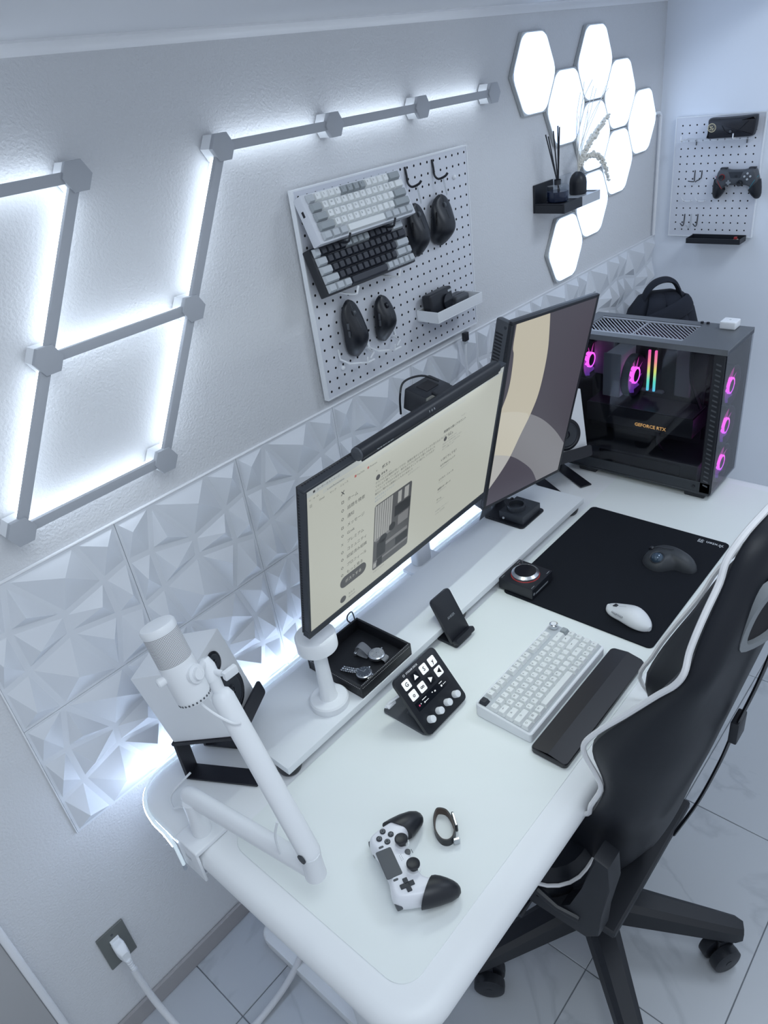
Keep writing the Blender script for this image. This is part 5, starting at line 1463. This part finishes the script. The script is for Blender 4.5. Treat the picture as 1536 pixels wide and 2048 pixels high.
# ================================================================ SPEAKERS AND STANDS
def speaker(lab, M, w, d, h, group):
    t = thing('desktop_speaker', lab, 'speaker', M=M, group=group)
    b = B(); b.box((-w/2, 0, 0), (w/2, d, h), 0.0025, 2); obj('cabinet', b, M_white, t)
    def cone(z, r, nm):
        Mx = Matrix.Translation((0, -0.0005, z)) @ Matrix.Rotation(PI/2, 4, 'X')
        b = B(); b.lathe([(r, 0.0), (r, 0.003), (r*0.86, 0.004), (r*0.80, 0.002)], 40, Mx, cap0=True, cap1=True); o = obj(nm, b, M_black, t)
        b = B(); b.lathe([(r*0.80, 0.0022), (r*0.72, 0.0038), (r*0.64, 0.0026), (r*0.28, 0.0024)], 36, Mx, cap0=False, cap1=True); obj('cone', b, M_dark, o)
        b = B(); b.sphere((0, 0, 0.0026), r*0.27, 16, 8, M=Mx, sc=(1, 1, 0.35)); obj('dust_cap', b, M_blackg, o)
    cone(h*0.37, w*0.36, 'woofer'); cone(h*0.80, w*0.175, 'tweeter')
    b = B(); b.box((-w*0.2, d, h*0.2), (w*0.2, d + 0.003, h*0.75), 0.001, 1); obj('rear_plate', b, M_black, t)
    return t
def stand(lab, x, y, rz, w, d, hf, hb, group, lip=True):
    """hf / hb: height of the speaker's front and back bottom edge above the desk"""
    t = thing('speaker_stand', lab, 'speaker stand', (x, y, DZ + 0.0001), (0, 0, rz), group)
    th = 0.007
    a = math.atan2(hb - hf, d)
    fx = frame((0, 0, hf - th - 0.0008), (1, 0, 0), (0, d, hb - hf))
    L = math.hypot(d, hb - hf)
    b = B(); b.box((-w/2, -0.018, 0), (w/2, L + 0.004, th), 0.001, 1, M=fx); obj('top_plate', b, M_blackm, t)
    b = B(); b.prism([(p[0], p[1]) for p in rrect(w, 0.036, 0.008, 4, 0, 0.018)], 0.018, 0.023, 0.001, 1, M=fx @ Matrix.Rotation(PI/2, 4, 'X')); obj('front_lip', b, M_blackm, t)
    yb = d*0.98 + 0.004
    for sx in (-1, 1):
        x0, x1 = (sx*w/2, sx*(w/2 - 0.040)) if sx > 0 else (-w/2, -w/2 + 0.040)
        x0, x1 = min(x0, x1), max(x0, x1)
        b = B(); b.box((x0, yb - th, 0.003), (x1, yb, hb - 0.003), 0.0008, 1); b.box((x0, -0.020, 0), (x1, yb, 0.004), 0.0012, 1); obj('bracket', b, M_blackm, t)
    return t
SW, SD, SH = 0.120, 0.144, 0.176
SMX = frame((0.513, -0.228, 0.862), (0.877, 0.481, 0.0), (-0.471*0.973, 0.851*0.973, -0.23))
speaker('white speaker with black drivers at the left end of the desk', SMX, SW, SD, SH, 'pair of white speakers')
stand('black metal stand under the left white speaker', 0.513, -0.228, math.atan2(0.481, 0.877), 0.128, 0.140, 0.862 - DZ, 0.862 - DZ - 0.034, 'pair of speaker stands')
k_ = 1.16
SMR = frame((1.8235, -0.224, 0.830), (0.875, -0.485, 0.0), (0.472*0.975, 0.852*0.975, -0.225))
speaker('white speaker half hidden between the upright monitor and the computer', SMR, SW*k_, SD*k_, SH*k_, 'pair of white speakers')
stand('black metal stand under the speaker beside the computer', 1.8235, -0.224, -math.atan2(0.485, 0.875), 0.146, 0.162, 0.830 - DZ, 0.830 - DZ - 0.038, 'pair of speaker stands')

# ================================================================ MICROPHONE ON ARM
t = thing('microphone_boom', 'white two-part microphone boom clamped to the left edge of the desk', 'microphone stand', (0.333, -0.272, DZ))
b = B(); b.box((-0.042, -0.034, 0.0), (0.034, 0.034, 0.012), 0.003, 3); b.box((-0.042, -0.034, -0.072), (-0.036, 0.034, 0.004), 0.002, 2); b.box((-0.040, -0.020, -0.074), (0.020, 0.020, -0.068), 0.002, 2); obj('clamp', b, M_white, t)
b = B(); b.cyl((0.0, 0, -0.068), (0.0, 0, -0.049), 0.008, n=12); obj('clamp_screw', b, M_whitem, t)
b = B(); b.lathe([(0.0190, 0.012), (0.0195, 0.014), (0.0165, 0.060), (0.0165, 0.098)], 28); obj('post', b, M_white, t)
Ea = Vector((0.045, -0.285, 0.098)); P0 = Vector((0.006, 0.012, 0.098))
def capsule(b, p, q, ra, rc, upv, n=18, extra=1.0):
    p = Vector(p); q = Vector(q); d = (q - p).normalized()
    pts = [p - d*ra*0.9, p - d*ra*0.55, p, q, q + d*ra*0.55, q + d*ra*0.9]
    sc = [0.35, 0.82, 1, 1, 0.82, 0.35]
    b.tube(pts, 0, n, rs=[(ra*s_, rc*s_) for s_ in sc], flat=upv)
b = B(); capsule(b, P0, Ea, 0.0195, 0.0165, (0, 0, 1)); obj('lower_arm', b, M_white, t, ang=50)
b = B(); b.cyl(Ea + Vector((0, -0.004, -0.012)), Ea + Vector((0, -0.004, 0.045)), 0.0185, 0.0165, n=24); obj('elbow', b, M_white, t)
U0 = Vector((0.046, -0.288, 0.142)); U1 = Vector((0.064, -0.128, 0.385))
b = B(); capsule(b, U0, U1, 0.0190, 0.0165, (1, 0, 0)); obj('upper_arm', b, M_white, t, ang=50)
dd = (U1 - U0).normalized(); sd = dd.cross(Vector((1, 0, 0))).normalized()
b = B(); b.cyl(U0 + Vector((-0.0195, -0.0, 0.004)), U0 + Vector((-0.0165, 0, 0.004)), 0.0085, n=18); obj('joint_bolt', b, M_dark, t)
b = B(); b.tube(catmull([U0 + Vector((-0.016, 0.045, 0.06)), U0 + Vector((-0.022, 0.055, 0.02)), U0 + Vector((-0.020, 0.060, -0.03)), U0 + Vector((-0.012, 0.066, -0.052)), U0 + Vector((-0.004, 0.075, -0.048))], 5), 0.0022, 7); obj('arm_cable', b, M_white, t)
BJ = U1 + dd*0.036
b = B(); b.cyl(U1 + dd*0.012, BJ, 0.010, 0.0125, n=20); b.tube([BJ - dd*0.004, BJ + dd*0.020, BJ + dd*0.034], 0, 14, rs=[0.0135, 0.0150, 0.0115]); obj('ball_head', b, M_white, t, ang=50)
b = B(); kn = BJ + Vector((0.010, -0.018, 0.012)); b.cyl(BJ + dd*0.016, kn, 0.005, n=12); b.box(tuple(kn + Vector((-0.004, -0.014, -0.008))), tuple(kn + Vector((0.022, -0.004, 0.008))), 0.003, 2); obj('clamp_lever', b, M_white, t)
b = B(); b.text('Livi', 0.013, frame((-0.0425, 0.012, -0.030), (0, -1, 0), (0, 0, 1)) , bold=0.0001); obj('lettering', b, M_lgrey, t, flatshade=True)
# the microphone itself
Tp = Vector((0.3565, -0.348, 1.2635)); Bt = Vector((0.357, -0.392, 1.130))
ax = (Tp - Bt).normalized()
MM = frame(Bt, Vector((1, 0, 0)).cross(ax).cross(ax)*-1, ax.cross(Vector((1, 0, 0)).cross(ax).cross(ax)*-1))
xh = (Vector((1, 0, 0)) - ax*ax.x).normalized(); yh = ax.cross(xh)
MM = Matrix(((xh.x, yh.x, ax.x, Bt.x), (xh.y, yh.y, ax.y, Bt.y), (xh.z, yh.z, ax.z, Bt.z), (0, 0, 0, 1)))
t = thing('microphone', 'white cylindrical microphone with a fine mesh head', 'microphone', M=MM)
R_m = 0.0275; HM = (Tp - Bt).length
b = B(); b.lathe([(R_m*0.80, 0.0), (R_m*0.93, 0.004), (R_m, 0.012), (R_m, HM*0.54)], 44); obj('body', b, M_white, t)
def mesh_mat():
    m = mat('mic_mesh', (0.7, 0.71, 0.73), 0.5)
    nt, bs = nodes_of(m)
    tc = nt.nodes.new('ShaderNodeTexCoord'); sp = nt.nodes.new('ShaderNodeSeparateXYZ'); nt.links.new(tc.outputs['Object'], sp.inputs[0])
    def mth(op, a, b_=None, v=None):
        n = nt.nodes.new('ShaderNodeMath'); n.operation = op
        nt.links.new(a, n.inputs[0])
        if b_ is not None: nt.links.new(b_, n.inputs[1])
        if v is not None: n.inputs[1].default_value = v
        return n.outputs[0]
    ang = mth('ARCTAN2', sp.outputs['Y'], sp.outputs['X'])
    A = mth('MULTIPLY', ang, v=38.0); Z = mth('MULTIPLY', sp.outputs['Z'], v=1400.0)
    s1 = mth('SINE', mth('ADD', A, Z)); s2 = mth('SINE', mth('SUBTRACT', A, Z))
    pr = mth('MULTIPLY', s1, s2)
    r = nt.nodes.new('ShaderNodeValToRGB'); r.color_ramp.elements[0].position = 0.05; r.color_ramp.elements[0].color = (0.74, 0.75, 0.78, 1); r.color_ramp.elements[1].position = 0.45; r.color_ramp.elements[1].color = (0.08, 0.07, 0.07, 1)
    nt.links.new(pr, r.inputs[0]); nt.links.new(r.outputs[0], bs.inputs['Base Color'])
    return m
b = B(); b.lathe([(R_m*0.995, HM*0.542), (R_m*0.995, HM*0.905)], 44, cap0=False, cap1=False); obj('mesh_head', b, mesh_mat(), t)
b = B(); b.lathe([(R_m, HM*0.905), (R_m*1.02, HM*0.92), (R_m*1.02, HM*0.975), (R_m*0.95, HM*0.995), (R_m*0.85, HM)], 44); obj('top_cap', b, M_white, t)
b = B()
for k in range(26): 
    a = 2*PI*k/26; b.box((R_m*0.93, -0.0012, 0.0045), (R_m*0.975, 0.0012, 0.0075), M=Matrix.Rotation(a, 4, 'Z'))
obj('base_vents', b, M_dgrey, t)
# knob on the left, yoke disc on the side facing the arm
KJ = MM.inverted() @ (Vector((0.333, -0.272, DZ)) + BJ + dd*0.03)
ka = math.atan2(KJ.y, KJ.x)
ka = math.radians(-72)
Mk = Matrix.Rotation(ka, 4, 'Z')
b = B(); b.cyl((R_m*0.90, 0, HM*0.34), (R_m + 0.0035, 0, HM*0.34), 0.0150, n=28); b.cyl((R_m, 0, HM*0.34), (R_m + 0.010, 0, HM*0.34), 0.0095, n=24); o = obj('mount_disc', b, M_white, t); o.matrix_local = Mk
b = B(); b.cyl(Mk @ Vector((R_m + 0.008, 0, HM*0.34)), KJ, 0.006, n=14); obj('mount_pin', b, M_white, t)
Mk2 = Matrix.Rotation(math.radians(172), 4, 'Z')
b = B(); b.lathe([(0.0075, R_m - 0.004), (0.0080, R_m + 0.010), (0.0060, R_m + 0.012)], 22, Matrix.Translation((0, 0, HM*0.40)) @ Matrix.Rotation(PI/2, 4, 'Y')); o = obj('gain_knob', b, M_white, t); o.matrix_local = Mk2
b = B(); b.tube(catmull([(0, 0, 0.002), (0.004, -0.006, -0.014), (0.012, -0.014, -0.036), (0.024, -0.026, -0.058), (0.034, -0.034, -0.064)], 6), 0.0024, 8); obj('cable', b, M_white, t)
# white cable lying behind the arm
b = B(); b.tube(catmull([(0.395, -0.155, DZ + 0.03), (0.345, -0.150, DZ + 0.012), (0.330, -0.175, DZ + 0.004), (0.338, -0.190, DZ + 0.010), (0.345, -0.200, DZ + 0.004), (0.350, -0.235, DZ + 0.005), (0.356, -0.262, DZ + 0.03)], 5), 0.0024, 7)
tag(obj('white_cable', b, M_white), 'thin white cable curling behind the microphone arm post', 'cable')
b = B(); b.tube(catmull([(0.90, -0.150, DZ + 0.062), (0.895, -0.138, DZ + 0.072), (0.905, -0.130, DZ + 0.078), (0.93, -0.118, DZ + 0.066), (0.95, -0.10, DZ + 0.02)], 6), 0.0018, 7)
tag(obj('black_cable', b, M_black), 'thin black cable rising behind the valet tray', 'cable')

# ================================================================ OUTLET AND POWER CORD
t = thing('wall_outlet', 'grey metal wall socket plate low on the left wall', 'wall socket', (0.149, 0, 0.294))
b = B(); b.box((-0.0335, -0.006, -0.059), (0.0335, 0, 0.059), 0.0025, 2); obj('cover_plate', b, M_plate, t)
b = B(); b.box((-0.011, -0.0085, -0.030), (0.011, -0.006, 0.030), 0.001, 1); obj('socket_insert', b, M_white, t)
b = B(); b.cyl((0, -0.0075, 0.042), (0, -0.0058, 0.042), 0.003, n=10); obj('screw', b, M_dgrey, t)
t = thing('power_cord', 'white braided power cord plugged into the wall socket', 'power cord', (0.149, -0.0086, 0.294))
b = B()
b.loft([[(p[0], y, p[1]) for p in rrect(w_, h_, 0.005, 3, 0, cz)] for y, w_, h_, cz in ((0.0, 0.024, 0.034, 0.004), (-0.012, 0.026, 0.036, 0.003), (-0.022, 0.024, 0.036, -0.002), (-0.032, 0.016, 0.028, -0.010))])
obj('plug', b, M_white, t)
b = B()
for k in range(5):
    p = Vector((0, -0.030 - k*0.0012, -0.022 - k*0.007)); b.cyl(p, p + Vector((0, -0.001, -0.0042)), 0.0068 - k*0.0003, n=12)
b.cyl((0, -0.026, -0.014), (0, -0.036, -0.060), 0.0052, n=12)
obj('strain_relief', b, M_white, t)
b = B(); b.tube(catmull([(0, -0.036, -0.056), (0.000, -0.045, -0.10), (0.004, -0.075, -0.19), (0.018, -0.15, -0.265), (0.06, -0.21, -0.2855), (0.12, -0.233, -0.2855), (0.19, -0.236, -0.282), (0.26, -0.232, -0.27), (0.315, -0.226, -0.235), (0.335, -0.222, -0.17), (0.338, -0.22, 0.0), (0.345, -0.23, 0.37)], 8), 0.0082, 10)
def braid():
    m = mat('cord_sleeve', (0.72, 0.73, 0.76), 0.6, bump=(500, 0.5, 0.002)); return m
obj('sleeve', b, braid(), t)

# ================================================================ BACKPACK ON A LOW CABINET (CORNER)
t = thing('storage_cabinet', 'low white cabinet in the corner behind the computer', 'cabinet', (2.575, -0.19, 0))
b = B(); b.box((-0.26, -0.155, 0.03), (0.26, 0.150, 0.75), 0.003, 2); obj('body', b, M_white, t)
for s_ in (-1, 1):
    b = B(); b.box((s_*0.13 - 0.127, -0.172, 0.04), (s_*0.13 + 0.127, -0.156, 0.74), 0.002, 1); o = obj('cabinet_door', b, M_white, t)
    b = B(); b.cyl((s_*0.022, -0.180, 0.42), (s_*0.022, -0.172, 0.42), 0.007, n=12); obj('knob', b, M_steel, o)
for sx in (-0.23, 0.23):
    b = B(); b.box((sx - 0.02, -0.14, 0.0005), (sx + 0.02, 0.14, 0.03), 0.002, 1); obj('plinth_foot', b, M_lgrey, t)
BPM = Matrix.Translation((2.600, -0.165, 0.7505)) @ Matrix.Rotation(math.radians(-52), 4, 'Z')
t = thing('backpack', 'dark navy backpack with padded straps in the corner', 'backpack', M=BPM)
b = B(); rings = []
for z, w_, d_, oy in ((0.0, 0.24, 0.09, 0), (0.02, 0.27, 0.12, 0), (0.12, 0.285, 0.135, 0), (0.24, 0.27, 0.125, 0.0), (0.32, 0.225, 0.105, 0.004), (0.365, 0.16, 0.075, 0.008), (0.38, 0.08, 0.03, 0.010)):
    rings.append([(p[0], p[1] + oy, z) for p in rrect(w_, d_, min(w_, d_)*0.36, 5)])
b.loft(rings); obj('pack_body', b, M_pack, t, ang=60)
for s_ in (-1, 1):
    b = B(); P = catmull([(s_*0.022, -0.020, 0.372), (s_*0.030, -0.062, 0.350), (s_*0.050, -0.084, 0.28), (s_*0.075, -0.090, 0.18), (s_*0.095, -0.085, 0.08), (s_*0.110, -0.066, 0.02)], 5)
    b.tube(P, 0, 10, rs=[(0.030, 0.009)]*len(P), flat=(1, 0, 0)); obj('shoulder_strap', b, M_pack, t, ang=60)
b = B(); P = catmull([(-0.072, -0.004, 0.335), (-0.058, -0.010, 0.385), (-0.032, -0.014, 0.416), (0.004, -0.014, 0.425), (0.034, -0.012, 0.414), (0.054, -0.010, 0.382), (0.066, -0.008, 0.335)], 5)
b.tube(P, 0, 8, rs=[(0.025, 0.008)]*len(P), flat=(0, 1, 0)); obj('top_handle', b, M_pack, t, ang=60)
b = B(); P = catmull([(-0.095, -0.080, 0.275), (-0.04, -0.098, 0.305), (0.03, -0.098, 0.335), (0.075, -0.070, 0.350), (0.085, -0.030, 0.345)], 5)
b.tube(P, 0, 10, rs=[(0.030, 0.011)]*len(P), flat=(0, 0, 1)); obj('chest_band', b, M_pack, t, ang=60)
b = B(); b.loft([[(p[0], p[1], z) for p in rrect(0.22*q, 0.05, 0.02, 4, 0, 0.075)] for z, q in ((0.02, 0.9), (0.06, 1), (0.17, 1), (0.20, 0.85))]); obj('front_pocket', b, M_pack, t)
b = B(); b.tube(catmull([(-0.125, 0.035, 0.05), (-0.118, 0.035, 0.24), (-0.07, 0.035, 0.345), (0.07, 0.035, 0.345), (0.118, 0.035, 0.24), (0.125, 0.035, 0.05)], 5), 0.003, 6); obj('zip', b, M_black, t)

# ================================================================ GAMING CHAIR
HX, HY = 0.975, -0.765
t = thing('gaming_chair', 'black racing style office chair with white piping at the desk', 'chair', (0, 0, 0))
# five-star base with casters
M_base5 = mat('chair_base', (0.014, 0.016, 0.022), 0.5)
b = B(); b.lathe([(0.045, 0.106), (0.060, 0.116), (0.056, 0.182), (0.036, 0.196)], 24, Matrix.Translation((HX, HY, 0))); obj('hub', b, M_base5, t)
base_ang = math.atan2(-0.613 - HY, 0.69 - HX)
cast = None
for k in range(5):
    a = base_ang + math.radians(72*k)
    Mr = Matrix.Translation((HX, HY, 0)) @ Matrix.Rotation(a, 4, 'Z')
    b = B()
    rings = []
    for x, w_, z0, z1 in ((0.02, 0.040, 0.112, 0.180), (0.08, 0.037, 0.110, 0.176), (0.18, 0.032, 0.106, 0.162), (0.27, 0.028, 0.103, 0.150), (0.322, 0.025, 0.102, 0.143), (0.338, 0.018, 0.104, 0.138)):
        rings.append([(x, -w_, z0), (x, w_, z0), (x, w_*0.96, z1 - 0.010), (x, w_*0.55, z1), (x, -w_*0.55, z1), (x, -w_*0.96, z1 - 0.010)])
    b.loft(rings, M=Mr); lg = obj('leg', b, M_base5, t, ang=30)
    sw = math.radians((150, 40, 215, 80, 300)[k])
    Mc = Mr @ Matrix.Translation((0.315, 0, 0)) @ Matrix.Rotation(sw, 4, 'Z')
    b = B()
    for s_ in (-1, 1):
        Mw = Mc @ Matrix.Translation((0.024, s_*0.018, 0.0375)) @ Matrix.Rotation(PI/2, 4, 'X')
        b.lathe([(0.030, -0.014), (0.036, -0.011), (0.037, 0.0), (0.036, 0.011), (0.030, 0.014), (0.016, 0.0145)], 24, Mw)
    b.cyl(Mc @ Vector((0.024, -0.033, 0.0375)), Mc @ Vector((0.024, 0.033, 0.0375)), 0.008, n=10)
    b.box((-0.010, -0.006, 0.036), (0.032, 0.006, 0.084), 0.004, 2, M=Mc); b.cyl(Mc @ Vector((0, 0, 0.06)), Mc @ Vector((0, 0, 0.108)), 0.010, n=12)
    obj('caster', b, M_black, lg)
b = B(); b.cyl((HX, HY, 0.17), (HX, HY, 0.28), 0.027, n=20); b.cyl((HX, HY, 0.25), (HX, HY, 0.36), 0.017, n=16); obj('gas_lift', b, M_black, t)
b = B(); b.box((HX - 0.12, HY - 0.10, 0.345), (HX + 0.12, HY + 0.11, 0.395), 0.008, 2); b.box((HX - 0.19, HY - 0.14, 0.39), (HX + 0.19, HY + 0.17, 0.412), 0.004, 1); obj('tilt_mechanism', b, M_base5, t)
b = B(); b.tube([(HX - 0.10, HY + 0.03, 0.37), (HX - 0.20, HY + 0.045, 0.365), (HX - 0.245, HY + 0.05, 0.36)], 0, 8, rs=[0.006, 0.006, 0.011]); obj('height_lever', b, M_black, t)
# seat
def loop_box(pts, z): return [(p[0], p[1], z) for p in pts]
b = B()
sx, sy = 0.965, -0.60
rings = []
for z, q, dq in ((0.412, 0.90, 0.0), (0.425, 0.985, 0.0), (0.455, 1.0, 0.0), (0.490, 0.99, 0.0), (0.512, 0.93, 0.0), (0.505, 0.72, 0.0), (0.495, 0.45, 0.0)):
    rings.append([(sx + p[0]*q, sy + p[1]*q, z) for p in rrect(0.44, 0.43, 0.09, 6)])
b.loft(rings); obj('seat', b, M_leather, t, ang=60)
b = B(); b.tube([(sx + p[0]*0.995, sy + p[1]*0.995, 0.484) for p in rrect(0.444, 0.434, 0.09, 6)], 0.0042, 7, closed=True); obj('seat_piping', b, M_pipe, t)
# backrest: rows of the left front edge (x, y, z) and of the shell behind it
EDGE = [(0.880, -0.800, 0.415), (0.865, -0.765, 0.450), (0.860, -0.750, 0.520), (0.850, -0.754, 0.585), (0.832, -0.782, 0.640), (0.806, -0.832, 0.706), (0.783, -0.849, 0.768), (0.775, -0.870, 0.836), (0.765, -0.867, 0.879), (0.750, -0.853, 0.934), (0.745, -0.853, 0.968), (0.745, -0.877, 1.013), (0.745, -0.916, 1.070),
        (0.740, -0.962, 1.142), (0.735, -0.986, 1.179), (0.735, -0.997, 1.208), (0.745, -0.997, 1.235), (0.755, -1.000, 1.263), (0.770, -1.004, 1.292), (0.790, -1.009, 1.325), (0.800, -1.011, 1.355), (0.822, -1.020, 1.382), (0.865, -1.030, 1.398)]
RX_ = [(0.415, 1.080), (0.46, 1.095), (0.585, 1.110), (0.72, 1.118), (0.80, 1.122), (0.893, 1.130), (0.95, 1.140), (1.003, 1.150), (1.056, 1.160), (1.2, 1.185), (1.3, 1.165), (1.36, 1.120), (1.398, 1.050)]
RY_ = [(0.415, -0.800), (0.46, -0.775), (0.585, -0.770), (0.64, -0.800), (0.69, -0.835), (0.722, -0.825), (0.745, -0.783), (0.783, -0.784), (0.823, -0.801), (0.893, -0.825), (0.95, -0.851), (1.003, -0.876), (1.056, -0.890), (1.142, -0.940), (1.2, -0.975), (1.3, -1.000), (1.398, -1.025)]
def interp(tab, z):
    if z <= tab[0][0]: return tab[0][1]
    for (a, v), (c, w_) in zip(tab, tab[1:]):
        if z <= c: return v + (w_ - v)*(z - a)/(c - a)
    return tab[-1][1]
YB_ = [(0.41, -0.870), (0.47, -0.895), (0.56, -0.918), (0.62, -0.932), (0.73, -0.952), (0.83, -0.975), (0.95, -0.998), (1.03, -1.013), (1.2, -1.045), (1.33, -1.068), (1.40, -1.070)]
XC = 0.985
rings = []; Lf = []; Rf = []
for (xl, yf, z) in EDGE:
    yb = interp(YB_, z); yf_r = interp(RY_, z)
    xr = interp(RX_, z); XC = (xl + xr)/2
    if z < 0.70: yfm = yf
    yi = max(yb + 0.065, yb + 0.02)
    yi = min(yi, yf - 0.012) if z > 0.75 else min(yi, yf - 0.03)
    th = yf - yb
    ringp = [(xl, yf, z), (xl - 0.004, yf - 0.30*th, z - 0.004), (xl + 0.008, yf - 0.68*th, z - 0.006), (xl + 0.045, yb + 0.012, z), (xl + 0.105, yb - 0.002, z), (XC, yb - 0.010, z), (xr - 0.105, yb - 0.002, z), (xr - 0.045, yb + 0.012, z), (xr - 0.008, yf_r - 0.68*(yf_r - yb), z - 0.006), (xr + 0.004, yf_r - 0.30*(yf_r - yb), z - 0.004), (xr, yf_r, z),
             (xr - 0.022, yf_r - 0.004, z), (xr - 0.060, yf_r - 0.55*(yf_r - yi), z), (xr - 0.110, yi + 0.008, z), (XC, yi, z), (xl + 0.110, yi + 0.008, z), (xl + 0.060, yf - 0.45*(yf - yi), z), (xl + 0.022, yf - 0.004, z)]
    rings.append(ringp); Lf.append((xl, yf, z)); Rf.append((xr, yf_r, z))
XC = 0.965
b = B(); b.loft(rings); obj('backrest', b, M_leather, t, ang=75, subsurf=1)
top = [(0.91, -1.033, 1.402), (1.00, -1.026, 1.402)]
b = B(); b.tube(catmull([(p[0] - 0.001, p[1] + 0.002, p[2]) for p in Lf[3:]] + top + [(p[0] + 0.001, p[1] + 0.002, p[2]) for p in reversed(Rf[3:])], 4), 0.0046, 8); obj('back_piping', b, M_pipe, t)
# pass-through slots on the shoulder panel
for s_ in (-1, 1):
    fr = frame(((0.827 if s_ < 0 else 1.105), -1.0545, 1.268), (0.90, 0.43*s_, 0), (s_*0.05, -0.13, 1))
    b = B()
    o1 = catmull([(-0.030, -0.050, 0), (0.030, -0.040, 0), (0.026, 0.045, 0), (-0.012, 0.055, 0), (-0.034, 0.01, 0)], 5, True)
    n = len(o1)
    r0 = b.ring([(p.x, p.y, -0.006) for p in o1], fr); r1 = b.ring([(p.x, p.y, 0.008) for p in o1], fr); r2 = b.ring([(p.x*0.72, p.y*0.78, 0.008) for p in o1], fr); r3 = b.ring([(p.x*0.72, p.y*0.78, -0.004) for p in o1], fr)
    b.bridge(r0, r1); b.bridge(r1, r2); b.bridge(r2, r3); bz = obj('belt_slot', b, M_mgrey, t)
    b = B(); b.poly([(p.x*0.72, p.y*0.78, 0.0015) for p in o1], M=fr); obj('slot_opening', b, M_hole, bz)
# strap hanging down the back
b = B(); P = catmull([(0.868, -1.062, 1.25), (0.885, -1.062, 1.18), (0.900, -1.048, 1.08), (0.910, -1.026, 0.96), (0.915, -1.012, 0.87), (0.905, -0.990, 0.76), (0.895, -0.962, 0.66)], 6)
b.tube(P, 0, 8, rs=[(0.013, 0.003)]*len(P), flat=(1, 0, 0)); obj('back_strap', b, M_black, t)
b = B(); b.box((0.892, -1.036, 0.945), (0.930, -1.022, 0.990), 0.003, 2); obj('strap_buckle', b, M_black, t)
# recline brackets
for s_ in (-1, 1):
    x0 = 0.975 + s_*0.20
    pl = [(-0.870, 0.672), (-0.899, 0.664), (-0.905, 0.600), (-0.890, 0.500), (-0.887, 0.430), (-0.860, 0.400), (-0.70, 0.395), (-0.70, 0.425), (-0.800, 0.440), (-0.830, 0.475), (-0.850, 0.56)]
    b = B(); Mq = Matrix(((0, 0, 1, x0), (1, 0, 0, 0), (0, 1, 0, 0), (0, 0, 0, 1)))
    b.prism(pl, -0.024, 0.024, 0.006, 2, M=Mq); obj('recline_bracket', b, M_base5, t, ang=30)
b = B(); b.tube([(0.752, -0.845, 0.450), (0.744, -0.80, 0.455), (0.744, -0.755, 0.470)], 0, 8, rs=[0.008, 0.007, 0.009]); obj('recline_lever', b, M_black, t)
